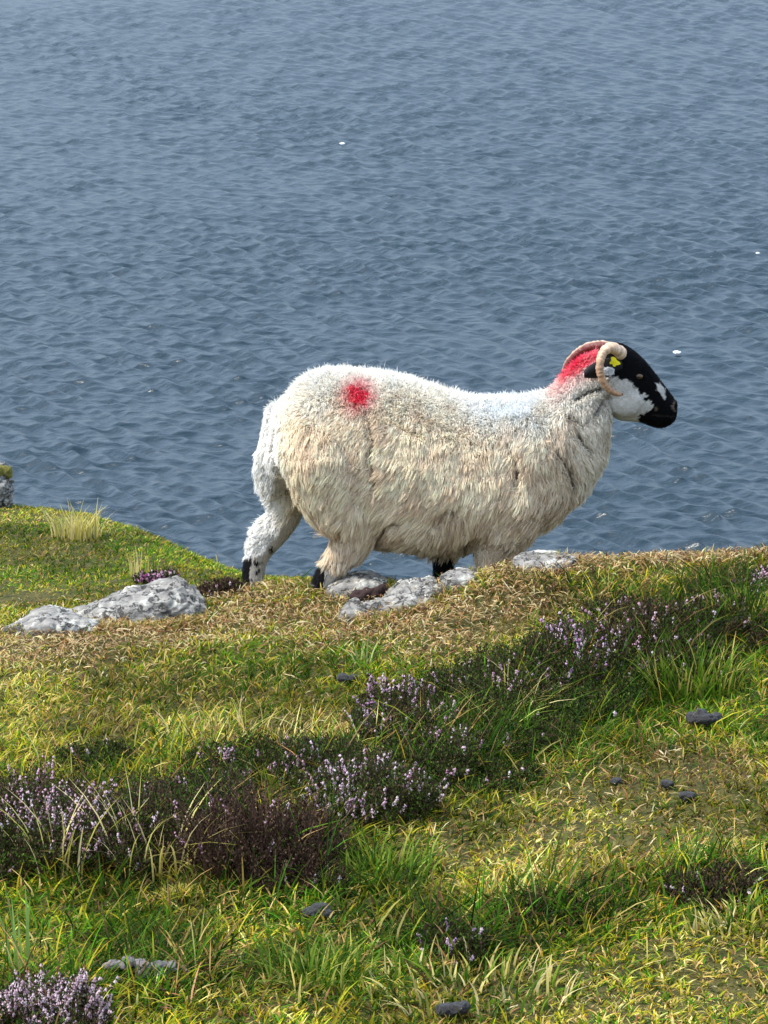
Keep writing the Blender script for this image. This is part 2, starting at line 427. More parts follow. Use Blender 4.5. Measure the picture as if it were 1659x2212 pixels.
def remeshed(o, voxel, smooth_iter=3):
    m = o.modifiers.new('r', 'REMESH'); m.mode = 'VOXEL'; m.voxel_size = voxel
    if smooth_iter:
        s = o.modifiers.new('s', 'SMOOTH'); s.factor = 0.5; s.iterations = smooth_iter
    dg = bpy.context.evaluated_depsgraph_get()
    me = bpy.data.meshes.new_from_object(o.evaluated_get(dg))
    o.modifiers.clear()
    mats = list(o.data.materials); old = o.data
    o.data = me; me.name = o.name
    me.materials.clear()
    for x in mats: me.materials.append(x)
    bpy.data.meshes.remove(old)
    for p in me.polygons: p.use_smooth = True
    return me
def vnormals(me):
    a = np.empty(len(me.vertices)*3, np.float32); me.vertices.foreach_get('normal', a); return a.reshape(-1, 3).astype(float)

def rock(pairs_px, y, label, depth, vox=0.005, amp=0.02, tilt=0.0, name='rock', power=3.4, fold=(-0.35, 1.0)):
    """pairs_px: (px, top, bottom, widthfactor)"""
    pr = []
    cx = np.mean([a[0] for a in pairs_px])
    org = at(cx, pairs_px[len(pairs_px)//2][2], y)
    for (px, t, b, wf) in pairs_px:
        t = t+9*wf; T = at(px, t, y + 0.25*depth*wf) - org; B = at(px, b+26, y) - org
        T[1] = 0.25*depth*wf; B[1] = 0
        pr.append((T, B, depth*wf))
    V, F = loft(dense(pr, 4), 28, power)
    o = py_mesh(name, V, F, M_ROCK)
    me = remeshed(o, vox, 2)
    P = coords(me); Nn = vnormals(me)
    # facets and strata: quantised noise along a tilted bedding direction
    bed = P[:, 0]*fold[0] + P[:, 2]*fold[1]
    q = P*np.array([9, 9, 16]) + 20 + cx*0.01
    nz = fbm3(q, 4)-0.5
    st = (np.abs(((bed*42 + 1.3*fbm3(P*8+5, 3)*3) % 1.0)-0.5)-0.25)
    rid = np.abs(fbm3(P*26+40, 3)-0.5)
    vor = np.floor(fbm3(P*np.array([14, 14, 20])+60, 2)*9)/9-0.5
    P += Nn*(amp*1.3*nz + amp*1.2*vor + amp*0.45*st - amp*0.9*(0.1-np.minimum(rid, 0.1))*4)[:, None]
    me.vertices.foreach_set('co', P.astype(np.float32).ravel()); me.update()
    o.location = org
    tag(o, label, 'rock', 'lichen-spotted rocks breaking through the turf')
    return o

rock([(112,1340,1350,0.35),(150,1324,1350,0.6),(195,1304,1350,0.75),(240,1286,1350,0.85),(290,1270,1348,1),(335,1262,1346,1),(372,1252,1340,1),(402,1256,1332,0.95),(428,1272,1322,0.75),(452,1292,1312,0.3)], 10.85,
     'large pale grey lichen-covered rock slab left of the sheep under the heather', 0.14, amp=0.022)
rock([(8,1356,1370,0.25),(45,1334,1370,0.7),(80,1314,1368,1),(115,1310,1362,1),(150,1320,1358,0.9),(185,1330,1356,0.7),(215,1340,1356,0.3)], 10.72,
     'low flat grey rock at the left end of the big slab', 0.10, amp=0.016)
rock([(702,1262,1268,0.25),(716,1250,1270,0.7),(745,1237,1270,1),(780,1231,1268,1),(812,1235,1264,0.9),(835,1250,1262,0.3)], 10.86,
     'flat whitish rock in front of the near hind foot of the sheep', 0.09, amp=0.014)
rock([(775,1312,1320,0.3),(800,1296,1322,0.6),(835,1276,1322,0.9),(875,1255,1320,1),(915,1245,1316,1),(945,1248,1312,0.95),(962,1262,1308,0.7),(978,1290,1308,0.5)], 10.58,
     'grey rock with tilted layers below the belly of the sheep', 0.12, amp=0.026, fold=(-0.62, 0.8))
rock([(728,1318,1326,0.3),(745,1296,1328,0.8),(765,1290,1328,1),(785,1300,1326,0.8),(798,1315,1322,0.3)], 10.6,
     'small grey stone beside the dark hollow left of the layered rock', 0.06, amp=0.014)
rock([(950,1240,1252,0.3),(972,1226,1254,0.9),(1005,1222,1254,1),(1030,1232,1252,0.4)], 10.57,
     'small pale stone showing in the turf below the front leg of the sheep', 0.05, amp=0.01)
rock([(1105,1202,1218,0.3),(1135,1190,1220,0.8),(1170,1185,1220,1),(1210,1187,1218,0.9),(1248,1196,1214,0.3)], 10.55,
     'flat white rock on the ridge under the chest of the sheep', 0.08, amp=0.012)
rock([(975,1318,1330,0.3),(1000,1302,1332,1),(1030,1298,1330,1),(1052,1312,1326,0.3)], 10.42,
     'thin grey stone sunk in the straw right of the layered rock', 0.05, amp=0.01)
lr = rock([(-110,1060,1100,0.4),(-70,1010,1100,0.9),(-30,990,1100,1),(0,994,1098,1),(14,1010,1096,0.85),(22,1040,1094,0.8),(30,1078,1094,0.4)], 13.9,
     'upright black and white rock with mossy top at the left edge', 0.12, amp=0.03)

# ------------------------------------------------------------------ grass
def W2(px, py, rx, ry):
    c = hit(px, py); g = 0.26
    return c[0], c[1], rx*c[1]/FPX, ry*c[1]/FPX/g
STRAW = [W2(*a) for a in [(760,1320,300,36),(1020,1340,170,34),(560,1290,90,25),(1220,1232,190,16),(1500,1212,170,12),(1480,1680,230,60),(1250,1720,170,50),(1330,1810,300,50),
                          (1180,2170,280,60),(1560,2120,140,70),(100,1410,190,40),(330,1380,150,30),(960,1850,120,50),(1000,1390,120,30),(1560,1800,130,40),(650,1600,200,30),(60,1290,80,25)]]
RUST = [W2(*a) for a in [(1180,1225,150,16),(1480,1208,190,12),(860,1348,200,22),(560,1335,110,18),(1480,1670,140,30),(330,1350,130,14),(1100,1300,90,20)]]
DARK = [W2(*a) for a in [(300,1830,330,90),(600,1860,220,60),(900,1640,260,60),(1180,1480,230,60),(1450,1400,200,50),(1580,1330,130,70),(1330,1310,120,25),(1180,1265,130,18),(1540,1900,170,40),(1200,1980,180,40),(350,2110,140,50),(80,2180,160,60),(560,1640,220,40),(1010,2040,120,40)]]
GREEN = [W2(*a) for a in [(100,1235,170,60),(300,1180,150,50),(620,1450,260,55),(1250,1620,260,45),(220,1150,270,60),(700,1960,200,70),(820,2080,240,60),(1500,1500,170,60),(430,1215,140,30),(1580,1330,120,50),(250,2020,140,50),(1650,1600,90,60),(900,1290,60,18),(620,1240,90,10)]]
def field(L, x, y):
    s = np.zeros_like(x)
    n = 0.55+0.9*fbm2(x*5+3, y*4+9, 3, 3)
    for (cx, cy, rx, ry) in L:
        d = ((x-cx)/rx)**2+((y-cy)/ry)**2
        s = np.maximum(s, np.exp(-d*0.9)*n)
    return np.clip(s*1.15, 0, 1)
def in_view_region(x, y, m=0.75):            # thick turf in front, thinning out to the sides
    e = np.abs(x)-0.0945*y
    return (e < m) & (vnoise2(x*977, y*1013, 3) > np.clip((e-0.25)*1.3, 0, 0.75))
def crest_y(x):
    px = 829.5+FPX*x/(1.0356*11.5)
    return np.interp(px, [-700, 0, 200, 330, 430, 520, 650, 830, 1000, 2400], [14.6, 14.5, 14.2, 13.8, 13.6, 13.0, 12.7, 12.4, 12.2, 12.2])

def blades(n, name, label, ylo, yhi, lenlo, lenhi, wlo, whi, lean, seed, palette='turf', keep=None, mat=None, clump=0.0):
    g = np.random.default_rng(seed)
    y = ylo + (yhi-ylo)*g.random(int(n*1.5)); x = (g.random(int(n*1.5))*2-1)*(0.0945*yhi+0.75)
    k = in_view_region(x, y) & (y < crest_y(x))
    if keep is not None: k &= keep(x, y, g)
    x = x[k][:n]; y = y[k][:n]; n = len(x)
    # tufting: pull the roots towards local centres
    if clump:
        cs = 0.035
        cx = (np.floor(x/cs)+0.5)*cs; cy = (np.floor(y/cs)+0.5)*cs
        jx = (vnoise2(cx*91.7, cy*77.3, 1)-0.5)*cs; jy = (vnoise2(cx*63.1, cy*99.7, 2)-0.5)*cs
        x = x*(1-clump)+(cx+jx)*clump + g.normal(size=n)*0.003; y = y*(1-clump)+(cy+jy)*clump + g.normal(size=n)*0.003
    z = ground(x, y)-0.004
    st = field(STRAW, x, y); ru = field(RUST, x, y); da = field(DARK, x, y); gr = field(GREEN, x, y)
    patch = fbm2(x*3.1+11, y*2.3+5, 4, 2); fine = fbm2(x*16+11, y*12+5, 3, 1)
    hgt = lenlo + (lenhi-lenlo)*g.random(n)**1.6
    hgt *= (1-0.22*sstep(9.2, 8.6, y)*(1-da))*(1-0.5*sstep(10.9, 11.4, y))*(1-0.30*sstep(9.2, 9.7, y)*(1-da))*(1 - 0.50*st)*(1+0.55*da+0.25*gr)*(0.65+0.75*fine)
    az = g.random(n)*6.2832
    ln = lean*(0.35+0.9*g.random(n))
    dirx = np.cos(az)*ln+0.10; diry = np.sin(az)*ln; 
    t = np.array([0, 0.4, 0.75, 1.0])
    P = np.zeros((n, 4, 3))
    for i, tt in enumerate(t):
        P[:, i, 0] = x + dirx*hgt*tt**1.7
        P[:, i, 1] = y + diry*hgt*tt**1.7
        P[:, i, 2] = z + hgt*(tt - 0.33*ln*tt*tt)
    wd = (wlo+(whi-wlo)*g.random(n))/2*(1+0.35*sstep(9.5, 8.0, y))
    Wd = wd[:, None]*np.array([0.8, 1.0, 0.7, 0.12])[None]
    sa = az + math.pi/2 + g.normal(size=n)*0.9
    S = np.stack([np.cos(sa), np.sin(sa), g.normal(size=n)*0.25], 1); S = norm(S)
    V, F = ribbons(P, Wd, S)
    # colour of each blade: which kind of grass grows and how dry it is
    c_green = np.array([0.085, 0.195, 0.010]); c_dgreen = np.array([0.026, 0.066, 0.005]); c_yel = np.array([0.41, 0.37, 0.024])
    c_straw = np.array([0.72, 0.53, 0.17]); c_brown = np.array([0.21, 0.115, 0.05]); c_rust = np.array([0.46, 0.24, 0.10])
    r = g.random(n)
    w_st = 0.10 + 0.9*st + 0.45*sstep(0.52, 0.70, patch); w_gr = 0.42+0.95*gr+0.3*sstep(0.55, 0.4, patch)+0.35*da
    w_yl = 0.66+0.4*st-0.5*da-0.25*gr; w_dg = 0.16+0.75*da+0.25*gr; w_br = 0.08+0.30*ru+0.20*st+0.30*da; w_ru = 0.02+0.8*ru
    Wt = np.clip(np.stack([w_st, w_gr, w_yl, w_dg, w_br, w_ru], 1), 0.01, None); Wt = np.cumsum(Wt, 1); Wt /= Wt[:, -1:]
    kk = (r[:, None] > Wt).sum(1)
    C = np.array([c_straw, c_green, c_yel, c_dgreen, c_brown, c_rust])[kk]
    C = C*(0.42+1.05*g.random((n, 1)))*(1+0.12*g.normal(size=(n, 3)))
    hue = fbm2(x*4.3+61, y*3.1+15, 4, 0)[:, None]; C = C*(0.52+0.62*sstep(0.34, 0.62, hue))
    C = np.clip(C, 0.005, 0.85)
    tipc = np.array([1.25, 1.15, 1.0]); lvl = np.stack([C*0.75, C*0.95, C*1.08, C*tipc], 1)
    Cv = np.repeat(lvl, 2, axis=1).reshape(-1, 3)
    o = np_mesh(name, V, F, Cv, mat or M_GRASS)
    tag(o, label, kind='stuff'); return o
nobare = lambda x, y, g: g.random(len(x)) > 0.35*np.clip(field(RUST, x, y), 0, 1)
blades(470000, 'grass', 'short mixed green and straw-coloured turf over the whole hillside', 7.0, 14.5, 0.016, 0.052, 0.0018, 0.0042, 1.1, 21, keep=nobare, clump=0.35)
blades(52000, 'long_grass', 'longer green blades in the damp hollows and along the heather', 7.0, 14.4, 0.05, 0.115, 0.0018, 0.0038, 0.8, 22,
       keep=lambda x, y, g: g.random(len(x)) < np.clip(0.08+1.1*field(DARK, x, y)+0.18*field(GREEN, x, y), 0, 1)*np.where(y > 10.3, 0.12, np.where((y > 9.6) & (x < 0.1), 0.3, 1.0)), clump=0.55)
def litter():
    g = np.random.default_rng(8); n = 60000
    y = 7 + 4.2*g.random(n*2)**0.6; x = (g.random(n*2)*2-1)*1.35
    f = np.clip(0.05+field(RUST, x, y)+0.7*field(STRAW, x, y), 0, 1)*np.where(y > 9.8, 1, 0.14)
    k = (g.random(n*2) < f) & in_view_region(x, y); x = x[k]; y = y[k]; n = len(x)
    z = ground(x, y)+0.004+0.016*g.random(n)
    az = g.random(n)*6.283; L = 0.008+0.026*g.random(n)**1.5; tl = g.normal(size=n)*0.45
    D = np.stack([np.cos(az), np.sin(az), tl], 1)
    P = np.stack([x, y, z], 1)[:, None, :] + D[:, None, :]*L[:, None, None]*np.array([-0.5, 0.0, 0.5])[None, :, None]
    P[:, 1, 2] += 0.004*g.random(n)
    Wd = (0.0007+0.0015*g.random(n))[:, None]*np.array([0.4, 1, 0.4])[None]
    S = norm(np.stack([-np.sin(az), np.cos(az), g.normal(size=n)*0.5], 1))
    V, F = ribbons(P, Wd, S)
    pal = np.array([[0.62, 0.48, 0.24], [0.50, 0.30, 0.14], [0.30, 0.16, 0.07], [0.10, 0.05, 0.03], [0.72, 0.62, 0.36]])
    C = pal[g.choice(5, n, p=[.28, .20, .17, .23, .12])]*(0.7+0.6*g.random((n, 1)))
    o = np_mesh('dead_leaves', V, F, np.repeat(C, 6, axis=0), M_GRASS)
    tag(o, 'dry straw and brown plant litter scattered on the worn turf', kind='stuff')
litter()

def fringe():
    g = np.random.default_rng(77); X_ = []; Y_ = []
    for (px, py, rx) in [(315,1352,140),(100,1368,85),(760,1270,70),(870,1326,105),(765,1330,35),(1175,1222,60),(990,1254,35)]:
        c = hit(px, py); n = int(rx*9); a = g.random(n)*2-1
        X_.append(c[0]+a*rx*c[1]/FPX); Y_.append(c[1]-0.05+0.05*a*a+np.abs(g.normal(size=n))*0.03)
    x = np.concatenate(X_); y = np.concatenate(Y_); n = len(x); z = ground(x, y)-0.003
    h = 0.012+0.03*g.random(n)**1.5; az = g.random(n)*6.283; ln = 0.3+0.9*g.random(n); P = np.zeros((n, 4, 3))
    for i, tt in enumerate([0, .4, .75, 1]):
        P[:, i, 0] = x+np.cos(az)*ln*h*tt**1.7; P[:, i, 1] = y+np.sin(az)*ln*h*tt**1.7; P[:, i, 2] = z+h*(tt-.3*ln*tt*tt)
    V, F = ribbons(P, (0.0009+0.001*g.random(n))[:, None]*np.array([.9, 1, .7, .1])[None], norm(np.stack([np.cos(az+1.57), np.sin(az+1.57), g.normal(size=n)*.3], 1)))
    pal = np.array([[0.66, 0.5, 0.2], [0.34, 0.32, 0.05], [0.09, 0.16, 0.015], [0.28, 0.15, 0.07], [0.5, 0.3, 0.12]])
    o = np_mesh('edge_grass', V, F, np.repeat(pal[g.integers(0, 5, n)]*(0.6+0.7*g.random((n, 1))), 8, axis=0), M_GRASS)
    tag(o, 'short straw and green blades growing up against the rocks', kind='stuff')
fringe()
def tuft(px, py, rpx, n, hlo, hhi, label, pal, spread=0.5, seed=1, wd=0.002, name='grass_tuft', cat='grass tuft', group='grass tufts standing above the turf'):
    g = np.random.default_rng(seed); c = hit(px, py); r = rpx*c[1]/FPX
    root = empty(name, tuple(c), label, cat, group)
    a = g.random(n)*6.283; q = np.sqrt(g.random(n))*r
    x = c[0]+np.cos(a)*q; y = c[1]+np.sin(a)*q*0.8; z = ground(x, y)-0.003
    h = hlo+(hhi-hlo)*g.random(n); az = a+g.normal(size=n)*0.7; ln = spread*(0.2+g.random(n))
    t = np.linspace(0, 1, 6); P = np.zeros((n, 6, 3))
    for i, tt in enumerate(t):
        P[:, i, 0] = x+np.cos(az)*ln*h*tt**2; P[:, i, 1] = y+np.sin(az)*ln*h*tt**2; P[:, i, 2] = z+h*(tt-0.35*ln*tt**2.2)
    Wd = (wd*(0.5+0.6*g.random(n)))[:, None]*np.array([.9, 1, .9, .7, .45, .1])[None]
    S = norm(np.stack([np.cos(az+1.57)+g.normal(size=n)*.3, np.sin(az+1.57)*.6, g.normal(size=n)*.2], 1))
    P -= c
    V, F = ribbons(P, Wd, S)
    pal = np.array(pal); C = pal[g.integers(0, len(pal), n)]*(0.7+0.6*g.random((n, 1)))
    np_mesh('blades', V, F, np.repeat(np.clip(C, 0, .9), 12, axis=0), M_GRASS, root)
    return root
STR = [(0.70, 0.58, 0.28), (0.62, 0.53, 0.18), (0.45, 0.40, 0.09)]; GRN = [(0.07, 0.15, 0.012), (0.15, 0.23, 0.02), (0.04, 0.09, 0.008)]; MIXC = STR+GRN
tuft(165, 1165, 55, 150, 0.06, 0.14, 'straw-coloured grass tuft on the green mound at far left', STR, 0.55, 1, 0.0022)
tuft(300, 1245, 25, 22, 0.05, 0.11, 'thin yellow grass stalks behind the big pale rock slab', STR, 0.3, 2)
tuft(330, 1235, 14, 5, 0.08, 0.12, 'few tall green stalks rising behind the pale rock slab', GRN, 0.25, 12, 0.0016)
tuft(1500, 1500, 110, 300, 0.06, 0.14, 'broad green rushy tuft above the dark droppings at right', GRN+[(0.4, 0.34, 0.08)], 0.7, 3, 0.003)
tuft(1620, 1350, 90, 260, 0.05, 0.11, 'green grass tuft on the rise at the right edge', GRN+[(0.4, 0.34, 0.08)], 0.6, 13, 0.0026)
tuft(1030, 1590, 120, 220, 0.05, 0.12, 'dark green arching tuft at the foot of the heather band', GRN, 0.9, 4, 0.0024)
tuft(790, 1440, 22, 7, 0.06, 0.10, 'single pale green arching blades on the turf below the rocks', [(0.35, 0.45, 0.15)], 0.9, 5, 0.0025)
tuft(330, 1900, 120, 46, 0.12, 0.24, 'long dry arching stalks over the dark heather at lower left', STR, 0.9, 6, 0.0024)
tuft(130, 1900, 60, 16, 0.14, 0.24, 'pale leaning stalks in front of the pink heather at left', STR, 0.5, 7, 0.003)
tuft(45, 2120, 30, 9, 0.14, 0.27, 'tall fresh green stems at the lower left edge', [(0.28, 0.42, 0.10), (0.2, 0.32, 0.08)], 0.35, 8, 0.0042)
tuft(830, 1900, 110, 170, 0.05, 0.11, 'bright green tuft right of the bare woody heather', GRN+[(.3, .38, .06)], 0.8, 9, 0.003)
tuft(680, 2130, 130, 240, 0.05, 0.10, 'yellowish green tuft below the round dark dropping', GRN+[(.35, .36, .07)], 0.9, 10, 0.003)
tuft(1110, 1560, 90, 60, 0.08, 0.15, 'pale thin stalks leaning over the heather band', STR, 0.9, 14, 0.0018)
tuft(520, 1600, 180, 70, 0.04, 0.10, 'short straw stalks above the left heather', STR, 0.8, 15, 0.0022)
tuft(1000, 2150, 260, 220, 0.03, 0.08, 'loose yellow-green blades along the lower edge', MIXC, 0.9, 16, 0.0034)
tuft(1590, 2010, 120, 120, 0.03, 0.08, 'loose yellow blades below the dark heather at right', MIXC, 0.9, 17, 0.0034)
tuft(965, 1244, 26, 60, 0.018, 0.045, 'small dark green tuft between the belly and the small pale stone', [(0.05, 0.11, 0.01), (0.09, 0.17, 0.015)], 0.6, 31, 0.002)
tuft(1420, 1200, 18, 7, 0.02, 0.05, 'tiny stalks on the skyline ridge right of the sheep', STR+GRN, 0.5, 18, 0.0016)

# ------------------------------------------------------------------ heather
def heather(px, py, rx, ry, h, nst, fl, label, brown=0.3, seed=1, petal=(0.72, 0.42, 0.56), dead=False, lean=0.5):
    g = np.random.default_rng(seed); c = hit(px, py); RX = rx*c[1]/FPX; RY = ry*c[1]/FPX/0.29
    root = empty('heather_bush', tuple(c), label, 'heather bush', 'heather bushes on the hillside')
    a = g.random(nst)*6.283; q = np.sqrt(g.random(nst))
    x = c[0]+np.cos(a)*q*RX; y = c[1]+np.sin(a)*q*RY; z = ground(x, y)-0.004
    env = np.sqrt(np.clip(1-q**2*0.75, 0.1, 1))*(0.55+0.9*fbm2(x*14+3, y*10+7, 3))
    h = h*0.98; H = h*env*(0.65+0.45*g.random(nst))
    az = a+g.normal(size=nst)*0.9; ln = lean*(0.2+0.9*g.random(nst))*(0.4+q)
    t = np.linspace(0, 1, 6); P = np.zeros((nst, 6, 3))
    wob = g.normal(size=(nst, 2))*0.06
    for i, tt in enumerate(t):
        P[:, i, 0] = x+np.cos(az)*ln*H*tt**1.3+wob[:, 0]*H*math.sin(tt*5); P[:, i, 1] = y+np.sin(az)*ln*H*tt**1.3+wob[:, 1]*H*math.sin(tt*5); P[:, i, 2] = z+H*(tt-.2*ln*tt*tt)
    P -= c
    Wd = np.full((nst, 6), 0.0024 if dead else 0.0011)*np.array([1.3, 1.1, 1, .8, .6, .3])[None]
    S = norm(np.stack([np.cos(az+1.57)+.3, np.sin(az+1.57)*.5, g.normal(size=nst)*.2], 1))
    V, F = ribbons(P, Wd, S)
    Cs = np.array([0.075, 0.042, 0.028])*(0.5+g.random((nst, 1)))
    np_mesh('stems', V, F, np.repeat(Cs, 12, axis=0), M_HEATH, root)
    # leafy side shoots: tiny leaf faces round each stem
    nl = 34 if not dead else 20
    tt = (0.22 if not dead else 0.42)+(0.78 if not dead else 0.58)*g.random((nst, nl)); fi = tt*5; ii = np.minimum(fi.astype(int), 4); ff = fi-ii
    ar = np.arange(nst)[:, None]
    Q = P[ar, ii]*(1-ff)[..., None]+P[ar, ii+1]*ff[..., None]
    Q = Q.reshape(-1, 3); m = len(Q)
    off = norm(g.normal(size=(m, 3)))*(0.002+0.007*g.random((m, 1))); Q = Q+off
    D = norm(off+np.array([0, 0, 0.006])); L = 0.003+0.005*g.random(m)
    PP = Q[:, None, :]+D[:, None, :]*L[:, None, None]*np.array([0, .5, 1])[None, :, None]
    Wl = (0.0010+0.0012*g.random(m))[:, None]*np.array([.7, 1, .2])[None]
    V, F = ribbons(PP, Wl, norm(np.cross(D, g.normal(size=(m, 3)))))
    green = np.array([[0.034, 0.066, 0.010], [0.020, 0.040, 0.008], [0.085, 0.13, 0.02]]); br = np.array([[0.055, 0.032, 0.022], [0.024, 0.015, 0.011], [0.12, 0.075, 0.05]])
    C = np.where((g.random(m) < brown)[:, None], br[g.integers(0, 3, m)], green[g.integers(0, 3, m)])*(0.6+0.8*g.random((m, 1)))
    np_mesh('foliage', V, F, np.repeat(C, 6, axis=0), M_HEATH, root)
    # flower spikes: small bells near the tips of some stems
    keep = np.where(g.random(nst) < fl*(0.3+1.4*sstep(.4, .6, fbm2(x*11, y*9, 2, 2))))[0]
    if len(keep):
        nb = 11; tt = 0.66+0.36*g.random((len(keep), nb)); tt = np.minimum(tt, 1.0)
        fi = tt*5; ii = np.minimum(fi.astype(int), 4); ff = fi-ii
        Q = P[keep[:, None], ii]*(1-ff)[..., None]+P[keep[:, None], ii+1]*ff[..., None]
        Q = Q.reshape(-1, 3); m = len(Q); o_ = norm(g.normal(size=(m, 3))); Q = Q+o_*0.0045*g.random((m, 1))
        r = 0.0015+0.0018*g.random(m)
        oct_ = np.array([(1, 0, 0), (-1, 0, 0), (0, 1, 0), (0, -1, 0), (0, 0, 1.5), (0, 0, -1.1)], float)
        V = (Q[:, None, :]+oct_[None]*r[:, None, None]).reshape(-1, 3)
        f = np.array([(0, 2, 4), (2, 1, 4), (1, 3, 4), (3, 0, 4), (2, 0, 5), (1, 2, 5), (3, 1, 5), (0, 3, 5)])
        F = (np.arange(m)[:, None, None]*6+f[None]).reshape(-1, 3)
        tone = np.repeat(g.random(len(keep)), nb)[:, None]
        C = np.array(petal)*(1-tone*0.8)+np.array([0.95, 0.80, 0.83])*tone*0.8
        C = C*(0.7+0.5*g.random((m, 1)))
        np_mesh('flowers', V, F, np.repeat(np.clip(C, 0, .9), 6, axis=0), M_FLOWER, root, smooth=False)
    return root
heather(85, 1835, 180, 75, 0.16, 1300, 0.27, 'dense pink-flowered heather at the left edge', 0.45, 1)
heather(300, 1840, 120, 60, 0.16, 900, 0.02, 'dark flowerless heather between the pink heather and the woody one', 0.55, 2)
heather(565, 1880, 175, 45, 0.17, 720, 0.02, 'bare woody dark brown heather with exposed stems', 0.97, 3, dead=True)
heather(800, 1755, 150, 55, 0.12, 800, 0.15, 'heather with pale pink flower heads right of the woody one', 0.35, 4, petal=(0.74, 0.48, 0.62))
heather(580, 1670, 190, 40, 0.08, 800, 0.06, 'low dark green heather above the woody one', 0.3, 5)
heather(880, 1590, 120, 50, 0.11, 620, 0.12, 'heather with lilac tips at the left end of the rising band', 0.5, 6, petal=(0.55, 0.30, 0.48))
heather(1060, 1530, 160, 60, 0.11, 1100, 0.04, 'thick dark green heather in the middle of the rising band', 0.25, 7)
heather(1230, 1460, 120, 50, 0.11, 800, 0.14, 'heather with violet flower heads in the upper part of the band', 0.4, 8, petal=(0.60, 0.32, 0.62))
heather(1390, 1410, 130, 50, 0.09, 640, 0.06, 'brownish heather near the top right of the band', 0.65, 9)
heather(1250, 1540, 140, 45, 0.08, 700, 0.02, 'low green heather below the violet-flowered one', 0.2, 19)
heather(1630, 1285, 55, 30, 0.06, 220, 0.22, 'greyish lilac heather at the right edge below the skyline', 0.6, 10)
heather(338, 1262, 44, 8, 0.056, 150, 0.95, 'bright magenta heather tuft on top of the big rock slab', 0.3, 11, petal=(0.50, 0.10, 0.36))
heather(475, 1282, 55, 14, 0.04, 190, 0.08, 'small brown heather right of the big rock slab', 0.9, 12)
heather(85, 2225, 150, 50, 0.10, 560, 0.45, 'greyish pink heather in the lower left corner', 0.6, 13, petal=(0.62, 0.42, 0.50))
heather(1560, 1930, 130, 32, 0.055, 420, 0.07, 'low dark brown heather at the lower right edge', 0.7, 14)
heather(985, 2060, 70, 32, 0.07, 150, 0.22, 'small heather with a few violet flowers near the lower centre', 0.4, 15, petal=(0.45, 0.26, 0.5))
heather(1210, 1985, 150, 30, 0.045, 330, 0.03, 'flat dark heather patch below the straw-coloured turf', 0.6, 16)
heather(1540, 1375, 120, 45, 0.075, 520, 0.06, 'dark heather mixed with grass on the rise at right', 0.55, 21)
heather(1340, 1335, 80, 22, 0.05, 260, 0.12, 'small brownish heather above the violet-flowered one', 0.7, 22)
heather(1050, 1700, 120, 30, 0.05, 260, 0.03, 'low dark green heather at the foot of the band', 0.2, 23)
heather(210, 1650, 90, 22, 0.05, 240, 0.03, 'small green heather just above the pink-flowered one', 0.25, 24)
heather(430, 1765, 120, 55, 0.11, 620, 0.02, 'dark green heather behind the bare woody one', 0.4, 25)
heather(710, 1690, 110, 45, 0.09, 520, 0.10, 'dark heather with few pink heads above the bare woody one', 0.35, 26)
heather(940, 1670, 110, 50, 0.10, 560, 0.07, 'dark green heather between the pale pink one and the rising band', 0.3, 27)
heather(1120, 1610, 130, 40, 0.08, 480, 0.03, 'dark green lower fringe of heather under the rising band', 0.25, 28)
heather(1470, 1450, 120, 40, 0.07, 420, 0.05, 'dark heather left of the broad rushy tuft', 0.45, 29)
heather(640, 1930, 110, 26, 0.07, 240, 0.03, 'thin dark twigs in front of the bare woody heather', 0.9, 30, dead=True)
heather(1618, 1196, 18, 6, 0.035, 26, 0.0, 'tiny dark twig on the skyline at right', 1.0, 17, dead=True)

# ------------------------------------------------------------------ droppings, moss, hollow
M_DUNG, _nt, _b = new_mat('dung'); _b.inputs['Base Color'].default_value = (0.024, 0.022, 0.024, 1); _b.inputs['Roughness'].default_value = 0.42
_n = N(_nt, 'ShaderNodeTexNoise'); _n.inputs['Scale'].default_value = 220; _bp = N(_nt, 'ShaderNodeBump'); _bp.inputs['Strength'].default_value = 0.6; _bp.inputs['Distance'].default_value = 0.003
_nt.links.new(_n.outputs[0], _bp.inputs['Height']); _nt.links.new(_bp.outputs[0], _b.inputs['Normal'])
def lump(name, px, py, balls, mat, label, cat, group, lift=0.0, amp=0.17, vox=0.0018):
    lift -= 0.007
    c = hit(px, py); bm = bmesh.new()
    for (dx, dy, dz, r, sx) in balls:
        mt = Matrix.Translation((dx, dy, dz+lift)) @ Matrix.Rotation(dx*37+dy*11, 4, 'Z') @ Matrix.Diagonal((sx, 1, 0.85, 1))
        bmesh.ops.create_icosphere(bm, subdivisions=3, radius=r, matrix=mt)
    me = bpy.data.meshes.new(name); bm.to_mesh(me); bm.free(); me.materials.append(mat)
    o = bpy.data.objects.new(name, me); col.objects.link(o)
    me = remeshed(o, vox, 2); P = coords(me); Nn = vnormals(me)
    rr = np.mean([b[3] for b in balls])
    P += Nn*(fbm3(P*1.6/rr+px*0.01, 3)-0.5)[:, None]*rr*amp*4
    me.vertices.foreach_set('co', P.astype(np.float32).ravel()); me.update()
    o.location = c; tag(o, label, cat, group); return o
DG = 'sheep droppings lying on the grass'
lump('dropping', 1520, 1580, [(-.022, 0, .03, .018, 1.3), (.004, -.01, .032, .016, 1.4), (.026, .005, .028, .015, 1.7), (-.008, .01, .038, .015, 1.2)], M_DUNG, 'lumpy black dropping in the green grass near the right edge', 'dropping', DG, 0.008)
lump('dropping', 750, 1484, [(-.01, 0, .022, .013, 1.3), (.012, 0, .02, .011, 1.3)], M_DUNG, 'small dark dropping on the mid turf below the rocks', 'dropping', DG, 0.008)
